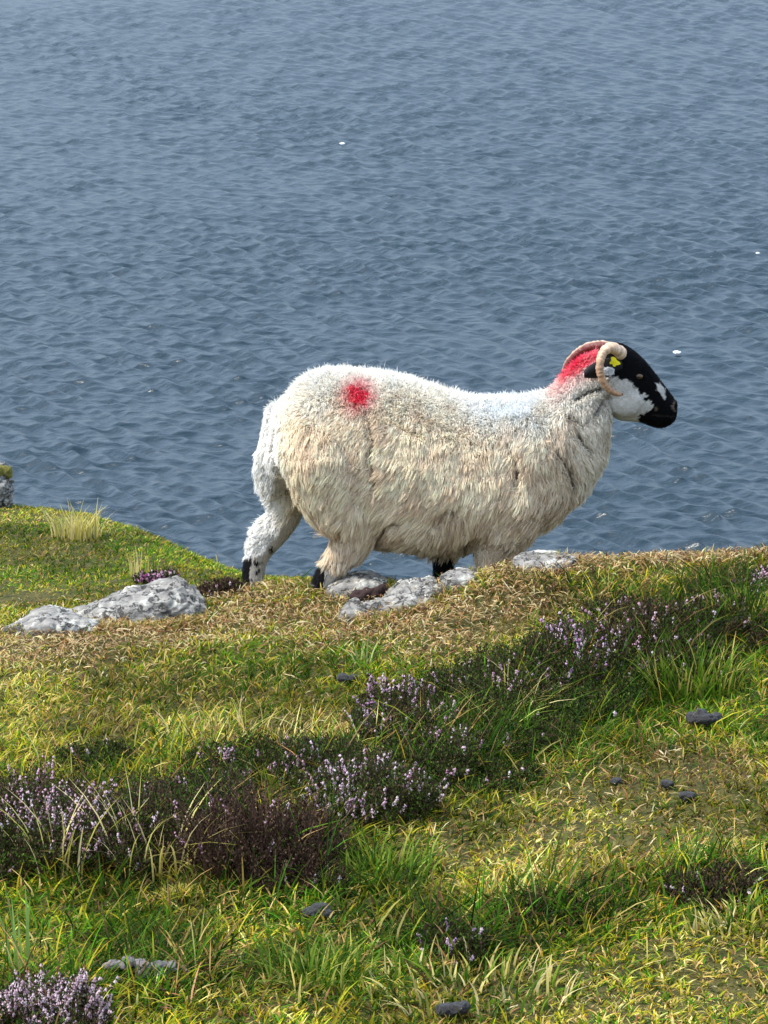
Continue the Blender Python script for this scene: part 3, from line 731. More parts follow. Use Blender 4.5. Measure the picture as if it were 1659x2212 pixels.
lump('dropping', 685, 2000, [(-.014, 0, .024, .015, 1.1), (.008, .004, .032, .015, 1.2), (.02, -.004, .022, .013, 1.2), (-.002, .01, .03, .012, 1)], M_DUNG, 'round dark grey dropping below the bare woody heather', 'dropping', DG, 0.008)
lump('dropping', 978, 2208, [(-.014, 0, .022, .016, 1.2), (.012, 0, .026, .017, 1.3)], M_DUNG, 'dark dropping cut by the lower edge of the picture', 'dropping', DG, 0.008)
lump('dropping', 1440, 1708, [(0, 0, .016, .011, 1.4)], M_DUNG, 'small black dropping in the straw patch on the right', 'dropping', DG, 0.006)
lump('dropping', 1484, 1738, [(0, 0, .016, .012, 1.6)], M_DUNG, 'small dropping just below another in the straw patch', 'dropping', DG, 0.006)
lump('dropping', 1330, 1702, [(0, 0, .014, .011, 1.3)], M_DUNG, 'bluish grey dropping left of the straw patch pair', 'dropping', DG, 0.006)
M_TWIG, _nt, _b = new_mat('weathered_twig'); _b.inputs['Base Color'].default_value = (0.16, 0.14, 0.145, 1); _b.inputs['Roughness'].default_value = 0.85
lump('dead_root', 330, 2118, [(-.075, 0, .03, .012, 2.0), (-.05, .004, .034, .014, 1.8), (-.02, 0, .03, .014, 1.8), (.01, -.004, .03, .012, 1.9), (.04, .004, .026, .013, 1.7), (.065, 0, .022, .010, 2), (-.02, -.012, .018, .012, 1.7), (.02, -.014, .014, .012, 1.8)], M_TWIG, 'grey knobbly dead root lying in the lower left grass', 'dead root', None, 0.006, 0.16)
M_MOSS, _nt, _b = new_mat('moss'); _b.inputs['Base Color'].default_value = (0.33, 0.31, 0.05, 1); _b.inputs['Roughness'].default_value = 0.95
_n = N(_nt, 'ShaderNodeTexNoise'); _n.inputs['Scale'].default_value = 160; _n.inputs['Detail'].default_value = 5; _bp = N(_nt, 'ShaderNodeBump'); _bp.inputs['Distance'].default_value = 0.008
_nt.links.new(_n.outputs[0], _bp.inputs['Height']); _nt.links.new(_bp.outputs[0], _b.inputs['Normal'])
_r = N(_nt, 'ShaderNodeValToRGB'); _r.color_ramp.elements[0].position = .35; _r.color_ramp.elements[0].color = (0.14, 0.12, 0.02, 1); _r.color_ramp.elements[1].position = .6; _r.color_ramp.elements[1].color = (0.42, 0.38, 0.07, 1)
_nt.links.new(_n.outputs[0], _r.inputs[0]); _nt.links.new(_r.outputs[0], _b.inputs['Base Color'])
tuft(385, 1950, 26, 900, 0.008, 0.042, 'yellow-green moss cushion at the foot of the dark heather', [(0.42, 0.40, 0.06), (0.34, 0.34, 0.04), (0.5, 0.46, 0.12)], 0.9, 55, 0.0026, 'moss_cushion', 'moss cushion', None)
c0 = at(8, 1008, 13.9)
M_MOSS2 = M_MOSS
cm = lump('moss_cushion', 60, 1100, [(-.03, 0, 0, .03, 1.4), (.0, 0, -.004, .024, 1.3), (.012, 0, -.015, .018, 1.2)], M_MOSS, 'pale green moss on top of the upright rock at the left edge', 'moss cushion', None, 0.0, 0.14)
cm.location = (c0[0], c0[1]-0.02, c0[2])
M_PEAT, _nt, _b = new_mat('peat'); _b.inputs['Base Color'].default_value = (0.028, 0.012, 0.010, 1); _b.inputs['Roughness'].default_value = 0.95
lump('peat_clod', 800, 1296, [(-.03, 0, .012, .022, 1.3), (0, 0, .02, .020, 1.6), (.028, .004, .03, .014, 1.5)], M_PEAT, 'dark red-brown peat clod left of the layered rock', 'peat clod', None, 0.0, 0.16)

# ------------------------------------------------------------------ the sheep
YS = 11.02
ORG = at(900, 1262, YS)
def L(px, py, yo=0.0):
    return at(px, py, YS+yo) - ORG
def Lr(px, py, yo, r):
    p = L(px, py, yo); return (p[0], p[1], p[2], r)
def cr1(x, y):                            # close look at the head
    return 1152.0+x*0.2232, 713.2+y*0.2232
sheep = empty('sheep', tuple(ORG), 'white horned sheep with black face and red paint marks standing on the ridge', 'sheep')

body_pairs = [((580,985),(583,1002),.02),((587,935),(592,1014),.072),((599,898),(605,1020),.114),((623,860),(633,1050),.150),((660,822),(674,1095),.175),((712,808),(714,1120),.192),((790,812),(782,1144),.200),
 ((870,824),(860,1171),.205),((950,851),(940,1178),.205),((1020,868),(1010,1180),.200),((1090,868),(1085,1174),.188),((1150,862),(1150,1140),.168),((1182,850),(1202,1112),.145),
 ((1206,827),(1248,1066),.120),((1223,806),(1284,1026),.100),((1238,790),(1305,980),.084),((1260,775),(1315,932),.072),((1290,761),(1318,900),.064)]
bp_ = [(L(*T), L(*B), w_) for T, B, w_ in body_pairs]
head_pairs = [((690,175),(690,700),.052),((745,142),(740,790),.062),((815,137),(800,845),.066),((885,152),(855,866),.064),((965,198),(925,872),.060),((1055,275),(1000,878),.052),((1130,362),(1070,896),.045),
 ((1205,457),(1135,922),.040),((1265,537),(1190,938),.038),((1325,618),(1245,940),.037),((1362,672),(1300,920),.033),((1380,735),(1350,885),.026),((1386,780),(1375,850),.012)]
hp_ = [(L(*cr1(*T)), L(*cr1(*B)), w_) for T, B, w_ in head_pairs]
parts = [loft(dense(bp_, 4), 40, 2.15), loft(dense(hp_, 4), 36, 2.2)]
# haunches, shoulders, legs, tail
parts.append(tube([Lr(705,900,-.07,.09), Lr(700,985,-.09,.125), Lr(728,1055,-.10,.100), Lr(765,1112,-.10,.078), Lr(760,1160,-.10,.046), Lr(742,1193,-.10,.034), Lr(720,1222,-.10,.027), Lr(702,1245,-.10,.026), Lr(694,1262,-.10,.024), Lr(692,1270,-.10,.022)], 24))
parts.append(tube([Lr(650,900,.07,.09), Lr(622,985,.09,.080), Lr(604,1045,.10,.050), Lr(618,1095,.10,.046), Lr(598,1138,.10,.040), Lr(564,1178,.10,.037), Lr(552,1210,.10,.029), Lr(547,1240,.10,.027), Lr(545,1256,.10,.026), Lr(544,1264,.10,.023)], 24))
parts.append(tube([Lr(1110,980,-.08,.10), Lr(1100,1080,-.09,.095), Lr(1082,1150,-.09,.072), Lr(1068,1195,-.09,.054), Lr(1062,1230,-.09,.036), Lr(1058,1262,-.09,.028), Lr(1055,1290,-.09,.026), Lr(1054,1310,-.09,.024)], 24))
parts.append(tube([Lr(1060,1040,.08,.10), Lr(1020,1120,.09,.07), Lr(975,1170,.09,.042), Lr(960,1205,.09,.030), Lr(957,1232,.09,.025), Lr(955,1262,.09,.026), Lr(953,1282,.09,.024)], 24))
parts.append(tube([Lr(640,930,.02,.03), Lr(612,950,.03,.034), Lr(589,978,.035,.034), Lr(578,1005,.04,.030), Lr(582,1042,.04,.022), Lr(587,1066,.04,.012)], 18))
# brow ridge, cheek and lips
def ball(px, py, yo, r, s=(1, 1, 1)):
    p = L(px, py, yo); bm = bmesh.new(); bmesh.ops.create_icosphere(bm, subdivisions=3, radius=r, matrix=Matrix.Translation(p) @ Matrix.Diagonal((*s, 1)))
    V = [tuple(v.co) for v in bm.verts]; F = [tuple(v.index for v in f.verts) for f in bm.faces]; bm.free(); return V, F
for s in (-1, 1):
    0 and parts.append(ball(*cr1(985, 372), s*.050, .016, (1.5, .8, .8)))      # brow
    parts.append(ball(*cr1(900, 690), s*.045, .040, (1.2, .6, 1)))       # cheek
    parts.append(ball(*cr1(1335, 730), s*.020, .016, (1, .8, 1.2)))      # nostril wing
    parts.append(ball(*cr1(820, 200), s*.036, .020, (1, 1, 1)))          # horn root
    parts.append(ball(1120, 1000, s*.10, .10, (1, .8, 1.4)))             # shoulder
V, F = merge(parts)
body = py_mesh('body', V, F, M_SKIN, sheep)
bme = remeshed(body, 0.0034, 8)
P = coords(bme); Nn = vnormals(bme)
# side-on plan of the animal (pixels of the side view) for patterns and regions
kx = (L(1000, 1262)-L(900, 1262))[0]/100.0; kz = (L(900, 1162)-L(900, 1262))[2]/100.0
def plan(P): return 900+P[:, 0]/kx, 1262-(P[:, 2]+0.25*P[:, 1])/kz
U, Vv = plan(P)
def fleece_mask(U, Vv, Y):
    f = np.ones(len(U))
    f *= 1-sstep(1309, 1317, U+(Vv-850)*0.10)
    f *= 1-(sstep(1282, 1290, U)*sstep(826, 818, Vv))
    hf = (Y > 0.03) & (U < 640); f *= np.where(hf, 1-sstep(1188, 1200, Vv+0.3*(U-560)), 1)
    ln_ = np.interp(Vv, [1085, 1130, 1180, 1230], [640, 610, 575, 552]); f *= np.where((Y > 0.02) & (U < 680) & (Vv > 1085), 1-sstep(-4, 8, U-ln_), 1)
    hn = (Y < 0.03) & (U < 850); f *= np.where(hn, 1-sstep(1212, 1232, Vv-0.45*(U-715)), 1)
    ff = (U > 850) & (Y > 0.03); f *= np.where(ff, 1-sstep(1185, 1195, Vv), 1)
    fn = (U > 850) & (Y < 0.03); f *= np.where(fn, 1-sstep(1235, 1250, Vv), 1)
    return np.clip(f, 0, 1)
FM = fleece_mask(U, Vv, P[:, 1])
# deep partings in the wool (polylines in the side view), near side
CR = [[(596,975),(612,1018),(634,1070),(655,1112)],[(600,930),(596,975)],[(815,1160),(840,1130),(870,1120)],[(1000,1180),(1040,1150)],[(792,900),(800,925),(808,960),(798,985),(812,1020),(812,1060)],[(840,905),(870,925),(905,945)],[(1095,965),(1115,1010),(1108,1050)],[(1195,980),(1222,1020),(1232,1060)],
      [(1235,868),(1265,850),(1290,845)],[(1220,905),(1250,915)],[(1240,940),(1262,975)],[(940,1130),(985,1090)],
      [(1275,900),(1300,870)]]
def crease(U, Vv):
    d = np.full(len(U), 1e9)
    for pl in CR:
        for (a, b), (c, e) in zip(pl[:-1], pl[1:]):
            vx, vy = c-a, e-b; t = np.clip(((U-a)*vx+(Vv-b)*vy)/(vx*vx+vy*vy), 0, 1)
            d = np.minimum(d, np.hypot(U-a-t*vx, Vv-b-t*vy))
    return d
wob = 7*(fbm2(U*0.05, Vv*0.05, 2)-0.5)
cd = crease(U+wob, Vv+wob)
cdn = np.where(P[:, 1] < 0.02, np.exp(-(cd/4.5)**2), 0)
lum = fbm3(P*np.array([26, 26, 15])+30, 3)-0.5
big = fbm3(P*7+3, 3)-0.5
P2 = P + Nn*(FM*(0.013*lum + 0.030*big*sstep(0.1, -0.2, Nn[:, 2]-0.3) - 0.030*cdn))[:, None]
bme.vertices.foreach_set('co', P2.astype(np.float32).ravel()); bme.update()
P = P2; Nn = vnormals(bme)
def inpoly(x, y, poly):
    poly = np.array(poly, float); r = np.zeros(len(x), bool); j = len(poly)-1
    for i in range(len(poly)):
        c = ((poly[i, 1] > y) != (poly[j, 1] > y)) & (x < (poly[j, 0]-poly[i, 0])*(y-poly[i, 1])/(poly[j, 1]-poly[i, 1]+1e-12)+poly[i, 0]); r ^= c; j = i
    return r
CX, CY = (U-1152)/0.2232, (Vv-713.2)/0.2232
jit = fbm3(P*170+9, 2)-0.5
CXj, CYj = CX+60*jit, CY+60*(fbm3(P*160+50, 2)-0.5)
white = inpoly(CXj, CYj, [(400,470),(750,485),(850,512),(915,515),(955,580),(1010,632),(1065,640),(1095,700),(1140,760),(1070,800),(1005,830),(985,1000),(400,1000)])
white |= inpoly(CXj, CYj, [(1150,532),(1205,545),(1228,590),(1268,655),(1245,680),(1200,635),(1172,585)])
white &= ~(np.hypot(CX-1055, CY-685) < 20)
def wool_colour(P, U, Vv, g=None):
    n = len(U)
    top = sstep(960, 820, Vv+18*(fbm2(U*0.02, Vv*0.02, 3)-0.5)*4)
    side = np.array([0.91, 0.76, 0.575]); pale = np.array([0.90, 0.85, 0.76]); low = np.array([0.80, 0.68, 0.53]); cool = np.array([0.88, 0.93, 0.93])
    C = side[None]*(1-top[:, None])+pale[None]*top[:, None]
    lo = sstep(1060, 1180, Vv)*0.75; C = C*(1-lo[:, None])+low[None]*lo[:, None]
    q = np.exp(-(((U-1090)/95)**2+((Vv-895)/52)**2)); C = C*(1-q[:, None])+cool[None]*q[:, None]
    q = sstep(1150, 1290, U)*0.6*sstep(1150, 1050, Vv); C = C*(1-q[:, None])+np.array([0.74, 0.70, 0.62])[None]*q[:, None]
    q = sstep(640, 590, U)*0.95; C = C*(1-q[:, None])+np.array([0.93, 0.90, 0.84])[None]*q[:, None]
    d = fbm3(P*22+70, 3); st = sstep(0.48, 0.66, d)*sstep(820, 940, Vv)*0.40*sstep(620, 680, U)
    C = C*(1-st[:, None])+np.array([0.50, 0.38, 0.25])[None]*st[:, None]
    near = P[:, 1] < 0.06
    wn = 10*(fbm2(U*0.12, Vv*0.12, 2)-0.5)
    r = np.hypot((U-774)*1.0+wn, (Vv-864)*1.05+wn)
    wf = 20*(fbm3(P*np.array([110, 110, 34]), 3)-0.5); red = np.clip(0.78*sstep(29, 9, r+wf)+0.42*sstep(56, 16, r+wf), 0, 1)*near*(0.72+0.5*fbm3(P*150+5, 2))
    # paint on the nape, running down from the horns
    s = (U-1196)/(1296-1196); top_ = np.interp(U, [1180, 1200, 1222, 1250, 1290, 1310], [838, 820, 798, 778, 760, 757])
    b_ = top_+np.interp(U, [1180, 1200, 1222, 1250, 1290, 1310], [10, 20, 23, 23, 23, 20])
    rn = sstep(1196, 1216, U+wn*0.6)*sstep(b_+16, b_-6, Vv+wn*1.2)
    rn2 = 0.35*sstep(1166, 1206, U)*sstep(b_+52, b_-4, Vv+wn)
    rn = rn*(0.62+0.62*fbm3(P*80+15, 3)); red = np.clip(np.maximum(red, np.maximum(rn, rn2)), 0, 1)*0.97
    RED = np.array([0.82, 0.020, 0.085])
    C = C*(1-red[:, None])+RED[None]*red[:, None]*1.0
    return C
C = np.zeros((len(P), 3)) + np.array([0.0045, 0.0042, 0.0055])
C[white] = (0.66, 0.63, 0.59)*(0.8+0.4*fbm3(P[white]*90, 3))[:, None]
head = (U > 1280)
legs = ~head
# legs: white short wool with black marks
Cl = np.zeros((len(P), 3))+np.array([0.60, 0.55, 0.48])
lj = 8*(fbm3(P*120+3, 2)-0.5)
blk = (P[:, 1] > 0.02) & (U+lj < 536+0.12*(1262-Vv)) & (Vv > 1190)
blk |= (P[:, 1] > 0.02) & (np.hypot(U-553, Vv-1213) < 6) | (P[:, 1] > 0.02) & (np.hypot(U-577, Vv-1246) < 7) | (P[:, 1] > 0.02) & (np.hypot(U-585, Vv-1185) < 6)
blk |= (P[:, 1] < 0.02) & (U < 800) & (U+lj < 703) & (Vv > 1190)
blk |= (U > 850) & (P[:, 1] > 0.02) & (U < 1010)
spk = fbm3(P*70+12, 2) > 0.70
blk |= spk & (Vv > 1210)
Cl[blk] = (0.010, 0.009, 0.010)
C = np.where(legs[:, None], Cl, C)
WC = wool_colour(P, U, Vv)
C = C*(1-FM[:, None])+WC*FM[:, None]*np.where(cdn > 0.3, 0.42, 0.85)[:, None]  # skin under the wool, with the shade of the partings put into the colour
# nostril and mouth
nos = (np.hypot((CX-1338)/26, (CY-755)/50) < 1) & (np.hypot((CX-1352)/24, (CY-752)/44) > 1)
C[nos] = (0.17, 0.14, 0.11)
mouth = (np.abs(CY-(838+0.10*(CX-1180))) < 6) & (CX > 1120) & (CX < 1345); C[mouth] = (0.03, 0.024, 0.022)
C[np.hypot(CX-1160, CY-778) < 16] = (0.16, 0.12, 0.08)
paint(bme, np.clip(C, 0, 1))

# fleece: locks of wool combed down from the back
def fleece():
    g = np.random.default_rng(4)
    bme.calc_loop_triangles(); nt_ = len(bme.loop_triangles)
    T = np.empty(nt_*3, np.int32); bme.loop_triangles.foreach_get('vertices', T); T = T.reshape(-1, 3)
    a, b, c = P[T[:, 0]], P[T[:, 1]], P[T[:, 2]]
    ar = 0.5*np.linalg.norm(np.cross(b-a, c-a), axis=1)*(FM[T].mean(1) > 0.4)
    n = 230000
    ar = ar*(1-0.93*(cdn[T].mean(1) > 0.16))
    k = g.choice(nt_, n, p=ar/ar.sum()); r1 = np.sqrt(g.random(n)); r2 = g.random(n)
    w0, w1, w2 = 1-r1, r1*(1-r2), r1*r2
    Q = a[k]*w0[:, None]+b[k]*w1[:, None]+c[k]*w2[:, None]
    NN = norm(Nn[T[k, 0]]*w0[:, None]+Nn[T[k, 1]]*w1[:, None]+Nn[T[k, 2]]*w2[:, None])
    u, v = plan(Q); cd_ = crease(u+7*(fbm2(u*0.05, v*0.05, 2)-0.5), v)
    # combing: down, a little back, standing up along the spine
    upn = sstep(0.35, 0.85, NN[:, 2])
    flow = np.stack([-0.35+0.25*np.sin(u*0.02)+0*u, np.zeros(n), np.full(n, -1.0)], 1)
    ch = sstep(1150, 1260, u)*sstep(1130, 1000, v); flow[:, 0] += 0.55*ch
    flow += 1.4*(np.stack([fbm3(Q*9+1, 2), fbm3(Q*9+21, 2), fbm3(Q*9+41, 2)], 1)-0.5)*np.array([1.5, 1, 0.7])
    flow += 0.9*(np.stack([fbm3(Q*34+1, 2), fbm3(Q*34+21, 2), fbm3(Q*34+41, 2)], 1)-0.5)
    flow = norm(flow - NN*np.sum(flow*NN, 1)[:, None])
    nck = sstep(1150, 1200, u)*sstep(900, 860, v)
    lift = 0.34+0.60*upn-0.30*nck
    low = sstep(1000, 1170, v)
    Ln = (0.021+0.013*g.random(n))*(1-0.30*upn)*(1+0.35*low)*(0.72+0.28*sstep(900, 1020, v))*(1-0.55*nck)
    legz = ((v > 1150) & ((u < 660) | (u > 1000)) | (v > 1190)); Ln = np.where(legz, Ln*0.6, Ln); Ln = np.where((u < 660) & (v > 1040) & (Q[:, 1] > 0.02) & (v < 1240), Ln*0.6, Ln)
    Ln = np.where((cd_ < 11.0) & (Q[:, 1] < 0.05), Ln*(0.4+0.04*cd_), Ln)
    D = norm(flow*(1-0.45*upn)[:, None]+NN*lift[:, None])
    tipv = Q + D*Ln[:, None]
    # clump
    nc = 21000; ci = g.choice(n, nc, replace=False); kd = kdtree.KDTree(nc)
    for i, j in enumerate(ci): kd.insert(Q[j], i)
    kd.balance()
    near = np.array([kd.find(q)[1] for q in Q]); cj = ci[near]
    cl = np.clip((0.40+0.22*sstep(950, 1080, v))*(1-0.6*upn), 0.1, 0.9)[:, None]
    lam = (0.55+0.85*g.random(nc)**1.3)[near]*(0.75+0.5*fbm3(Q*12+5, 2))
    tip2 = Q[cj]+(tipv[cj]-Q[cj])*lam[:, None]*1.12 + g.normal(size=(n, 3))*0.0028
    tip = tipv*(1-cl)+tip2*cl
    tip += g.normal(size=(n, 3))*0.004*(0.4+upn)[:, None]
    L4 = 5; Pn = np.zeros((n, L4, 3)); t = np.linspace(0, 1, L4)
    mid = Q+NN*(Ln*0.35)[:, None]
    for i, tt in enumerate(t):
        Pn[:, i] = Q*(1-tt)**2+2*mid*tt*(1-tt)+tip*tt*tt
    wv = (g.normal(size=(n, 1, 3))*0.0024)*np.sin(t*9)[None, :, None]; Pn += wv
    Pn[:, 0] -= NN*0.003
    hw = (0.0007+0.0008*g.random(n))
    Wd = hw[:, None]*np.array([1.0, 1.15, 1.0, 0.75, 0.2])[None]
    S = norm(np.cross(norm(tip-Q), NN)+g.normal(size=(n, 3))*0.45)
    V, F = ribbons(Pn, Wd, S)
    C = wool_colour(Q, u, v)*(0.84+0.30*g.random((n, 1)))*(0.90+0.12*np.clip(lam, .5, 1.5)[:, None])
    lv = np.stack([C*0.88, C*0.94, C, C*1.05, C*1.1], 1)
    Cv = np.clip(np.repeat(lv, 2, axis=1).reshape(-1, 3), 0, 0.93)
    np_mesh('fleece', V, F, Cv, M_WOOL, sheep)
fleece()
def face_hair():
    g = np.random.default_rng(9)
    T = np.empty(len(bme.loop_triangles)*3, np.int32); bme.loop_triangles.foreach_get('vertices', T); T = T.reshape(-1, 3)
    a, b, c = P[T[:, 0]], P[T[:, 1]], P[T[:, 2]]; uu, vv = plan(a)
    zone = (FM[T].mean(1) < 0.5) & ((vv > 720) | (uu > 1200))
    ar = 0.5*np.linalg.norm(np.cross(b-a, c-a), axis=1)*zone
    n = 60000; k = g.choice(len(T), n, p=ar/ar.sum()); Q = (a[k]+b[k]+c[k])/3+g.normal(size=(n, 3))*0.0006
    NN = Nn[T[k, 0]]; u, v = plan(Q)
    hd = u > 1200
    flow = np.where(hd[:, None], np.array([-0.75, 0, 0.15]), np.array([0.0, 0, -1.0]))+g.normal(size=(n, 3))*0.25
    flow = norm(flow-NN*np.sum(flow*NN, 1)[:, None]); D = norm(flow+NN*(0.28+0.2*g.random((n, 1))))
    Ln = np.where(hd, 0.005, 0.009)*(0.6+0.9*g.random(n))
    Pn = Q[:, None]+D[:, None]*Ln[:, None, None]*np.array([0, .5, 1])[None, :, None]; Pn[:, 1] += NN*(Ln*0.12)[:, None]
    V, F = ribbons(Pn, np.full((n, 3), 0.00045)*np.array([1, 1, .25]), norm(np.cross(D, NN)+g.normal(size=(n, 3))*.3))
    Ck = C[T[k, 0]]*(0.75+0.5*g.random((n, 1)))
    np_mesh('short_hair', V, F, np.repeat(np.clip(Ck, 0, 1), 6, axis=0), M_SHORT, sheep)
M_SHORT = leaf_mat('short_hair_strands', 0.1, 0.08, 0.6)
face_hair()

# horns
def horn(pts, dark_inside=None):
    V, F = tube(pts, 18, 9, 1.35)
    o = py_mesh('horn', V, F, M_HORN, sheep)
    me = o.data; P_ = coords(me); Nh = vnormals(me)
    n = 18; m = (len(P_)-2)//n
    ring = np.concatenate([np.repeat(np.arange(m), n), [0, m-1]])/(m-1)
    P_ += Nh*(0.0013*np.sin(ring*130+2*np.sin(ring*37))*(1-ring)+0.0016*(fbm3(P_*90, 3)-0.5))[:, None]
    me.vertices.foreach_set('co', P_.astype(np.float32).ravel()); me.update()
    base = np.array([0.72, 0.50, 0.34]); mid = np.array([0.48, 0.27, 0.15]); tip = np.array([0.10, 0.04, 0.03])
    a = sstep(0.15, 0.6, ring)[:, None]; b = sstep(0.90, 0.99, ring)[:, None]
    C_ = base*(1-a)+mid*a; C_ = C_*(1-b)+tip*b
    C_ *= (0.84+0.14*np.sin(ring*130+2*np.sin(ring*37)))[:, None]*(0.6+0.75*fbm3(P_*60+4, 3))[:, None]
    if dark_inside is not None:
        q = L(*cr1(*dark_inside), 0); rad = np.hypot(P_[:, 0]-q[0], P_[:, 2]-q[2])
        ringr = np.repeat([rad[i*n:(i+1)*n].mean() for i in range(m)], n); ringr = np.concatenate([ringr, [ringr[0], ringr[-1]]])
        rl = np.abs(rad-ringr); rl = np.repeat([rl[i*n:(i+1)*n].max() for i in range(m)], n); rl = np.concatenate([rl, [rl[0], rl[-1]]])
        k_ = sstep(0.97, 0.80, (rad-ringr)/np.maximum(rl, 1e-5))[:, None]; C_ = C_*(1-k_)+np.array([0.13, 0.022, 0.018])*k_
    paint(me, np.clip(C_, 0, 1)); return o
def H(cx, cy, yo, r): return Lr(*cr1(cx, cy), yo, r)
horn([H(850,225,-.048,.0160), H(810,190,-.060,.0150), H(745,172,-.078,.0138), H(685,205,-.094,.0118), H(652,275,-.106,.0112), H(642,360,-.113,.0108), H(655,440,-.116,.0102), H(688,515,-.115,.0094), H(735,575,-.111,.0086), H(790,608,-.106,.0074), H(835,620,-.102,.0055), H(868,622,-.100,.0022)])
horn([H(800,180,.050,.0125), H(700,150,.062,.0128), H(600,150,.078,.0124), H(510,172,.094,.0118), H(425,225,.106,.0112), H(360,290,.113,.0108), H(322,355,.116,.0102), H(312,430,.115,.0094), H(335,500,.111,.0086), H(385,555,.106,.0074), H(440,575,.102,.0055), H(475,575,.100,.0022)], (640,480))

# ears
M_EAR, _nt, _b = new_mat('ear_hair'); _b.inputs['Base Color'].default_value = (0.010, 0.009, 0.011, 1); _b.inputs['Roughness'].default_value = 0.6; _b.inputs['Specular IOR Level'].default_value = .2
M_EARW, _nt, _b = new_mat('white_ear_hair'); _b.inputs['Base Color'].default_value = (0.62, 0.62, 0.60, 1); _b.inputs['Roughness'].default_value = 0.8
def ear(p0, p1, wdt, side):
    p0 = np.array(p0); p1 = np.array(p1); ax = p1-p0; Le = np.linalg.norm(ax); ax /= Le
    up = np.array([0, 0, 1.0]); sd = np.cross(ax, up); sd /= np.linalg.norm(sd); up = np.cross(sd, ax)
    V = []; F = []; m = 12; n = 12
    for j in range(m):
        t = j/(m-1); wv = wdt*math.sin(math.pi*(0.12+0.80*t))**0.65*(1-0.12*t)
        for i in range(n):
            a = 2*math.pi*i/n
            off = up*wv*math.cos(a)+sd*(0.0045*math.sin(a)+side*0.35*wv*(math.cos(a)**2))
            V.append(tuple(p0+ax*Le*t+off-up*0.012*t*t))
    for j in range(m-1):
        for i in range(n):
            k = (i+1) % n; F.append((j*n+i, j*n+k, (j+1)*n+k, (j+1)*n+i))
    F.append(tuple(range(n))); F.append(tuple(range((m-1)*n, m*n)))
    o = py_mesh('ear', V, F, M_EAR, sheep); return o
e1 = ear(L(*cr1(860,345), -.058), L(*cr1(495,385), -.088), 0.027, 1)
ear(L(*cr1(850,345), .056), L(*cr1(560,330), .085), 0.021, -1)
# white hair tuft inside the near ear
def eartuft():
    g = np.random.default_rng(2); n = 260
    x = 690+95*g.random(n); y = 350+70*g.random(n); k = ((x-738)/48)**2+((y-388)/34)**2 < 1; x = x[k]; y = y[k]; n = len(x)
    Q = np.array([L(*cr1(a, b), -.080) for a, b in zip(x, y)])
    D = norm(np.stack([-0.6+g.normal(size=n)*.4, -0.9+0*x, -0.3+g.normal(size=n)*.4], 1))
    P_ = Q[:, None]+D[:, None]*0.014*np.array([0, .5, 1])[None, :, None]
    V, F = ribbons(P_, np.full((n, 3), .0013)*np.array([1, 1, .3]), norm(np.cross(D, g.normal(size=(n, 3)))))
    o = np_mesh('ear_hair', V, F, np.full((len(V), 3), .86), M_WOOL, e1)
eartuft()
# ear tag
M_TAG, _nt, _b = new_mat('yellow_plastic'); _b.inputs['Base Color'].default_value = (0.86, 0.74, 0.02, 1); _b.inputs['Roughness'].default_value = 0.4
def tagplate():
    pts = [(752,262),(778,258),(800,272),(808,290),(838,312),(846,328),(820,340),(806,338),(790,356),(772,352),(766,328),(742,330),(736,316),(752,300)]
    bm = bmesh.new(); vs_ = [bm.verts.new(L(*cr1(a, b), -.092-0.00008*(a-740))) for a, b in pts]
    f = bm.faces.new(vs_); r = bmesh.ops.extrude_face_region(bm, geom=[f])
    for v in [e for e in r['geom'] if isinstance(e, bmesh.types.BMVert)]: v.co.y += 0.0022
    bmesh.ops.recalc_face_normals(bm, faces=bm.faces)
    bmesh.ops.bevel(bm, geom=bm.edges[:], offset=0.0005, segments=2, affect='EDGES')
    st = L(*cr1(775, 300), -.095)
    bmesh.ops.create_cone(bm, cap_ends=True, segments=16, radius1=.0035, radius2=.0028, depth=.024, matrix=Matrix.Translation((st[0], st[1]+.008, st[2])) @ Matrix.Rotation(R(90), 4, 'X'))
    me = bpy.data.meshes.new('ear_tag'); bm.to_mesh(me); bm.free(); me.materials.append(M_TAG)
    o = bpy.data.objects.new('ear_tag', me); col.objects.link(o); o.parent = sheep
    o['label'] = 'bright yellow plastic ear tag'
tagplate()
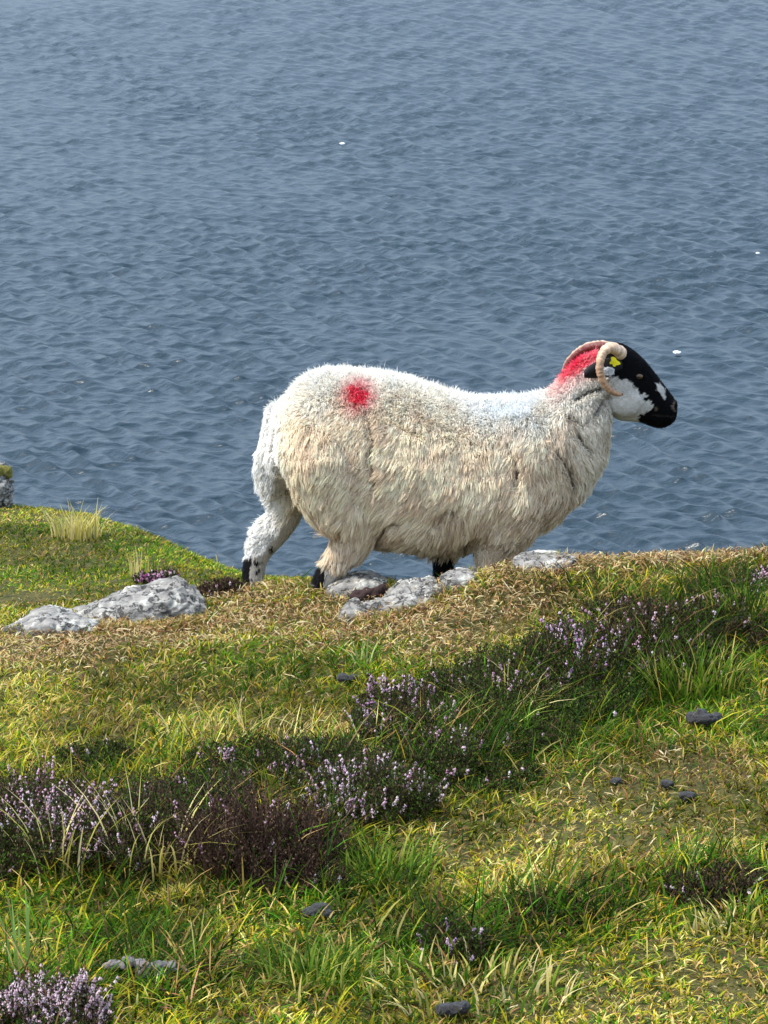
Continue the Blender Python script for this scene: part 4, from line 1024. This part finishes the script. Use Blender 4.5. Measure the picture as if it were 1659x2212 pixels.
# eyes, hooves
M_EYE, _nt, _b = new_mat('amber_eye'); _b.inputs['Base Color'].default_value = (0.10, 0.055, 0.02, 1); _b.inputs['Roughness'].default_value = 0.08
M_PUP, _nt, _b = new_mat('pupil'); _b.inputs['Base Color'].default_value = (0.004, 0.004, 0.004, 1); _b.inputs['Roughness'].default_value = 0.1
def sph(name, p, r, s, mat, parent, sub=3):
    bm = bmesh.new(); bmesh.ops.create_icosphere(bm, subdivisions=sub, radius=r, matrix=Matrix.Translation(p) @ Matrix.Diagonal((*s, 1)))
    me = bpy.data.meshes.new(name); bm.to_mesh(me); bm.free(); me.materials.append(mat)
    for q in me.polygons: q.use_smooth = True
    o = bpy.data.objects.new(name, me); col.objects.link(o); o.parent = parent; return o
from mathutils.bvhtree import BVHTree
bvh = BVHTree.FromPolygons([tuple(p) for p in P], [tuple(q.vertices) for q in bme.polygons])
def surf(cx, cy, side):
    q = L(*cr1(cx, cy), 0); o_ = Vector((q[0], side*0.5, q[2])); h_ = bvh.ray_cast(o_, Vector((0, -side, 0)))
    return h_[0] if h_[0] is not None else Vector((q[0], side*.06, q[2]))
for s in (-1, 1):
    p = surf(1008, 412, s); e = sph('eye', (p.x, p.y-s*0.003, p.z), .0095, (1.25, .8, .8), M_EYE, sheep)
    sph('pupil', (p.x, p.y+s*0.0035, p.z), .0032, (1.7, .6, .7), M_PUP, e, 2)
M_HOOF, _nt, _b = new_mat('hoof'); _b.inputs['Base Color'].default_value = (0.05, 0.045, 0.04, 1); _b.inputs['Roughness'].default_value = 0.5
def hoof(px, py, yo):
    p = L(px, py, yo); bm = bmesh.new()
    for s in (-1, 1):
        r = bmesh.ops.create_cone(bm, cap_ends=True, segments=14, radius1=.019, radius2=.0135, depth=.036)
        for v in r['verts']:
            v.co.x = v.co.x*1.5+(-0.012 if v.co.z > 0 else 0.008); v.co.y = v.co.y*0.62+s*0.0125
            v.co += Vector((p[0]+.004, p[1], p[2]))
    bmesh.ops.bevel(bm, geom=bm.edges[:], offset=.0012, segments=1, affect='EDGES')
    me = bpy.data.meshes.new('hoof'); bm.to_mesh(me); bm.free(); me.materials.append(M_HOOF)
    o = bpy.data.objects.new('hoof', me); col.objects.link(o); o.parent = sheep
hoof(692, 1274, -.10); hoof(545, 1268, .10); hoof(1056, 1312, -.09); hoof(955, 1288, .09)
# pull the sheep so that its near hind foot rests in the turf
print('ground at near hind', ground(L(692, 1288, -.10)[0]+ORG[0], YS-.10), 'hoof', (L(692, 1288, -.10)+ORG)[2]-0.018)
for (a, b, c) in ((692, 1274, -.10), (545, 1268, .10), (1056, 1312, -.09), (955, 1288, .09)):
    q = L(a, b, c)+ORG; print('foot', a, 'sole', round(q[2]-.018, 3), 'turf', round(float(ground(q[0], q[1])), 3))
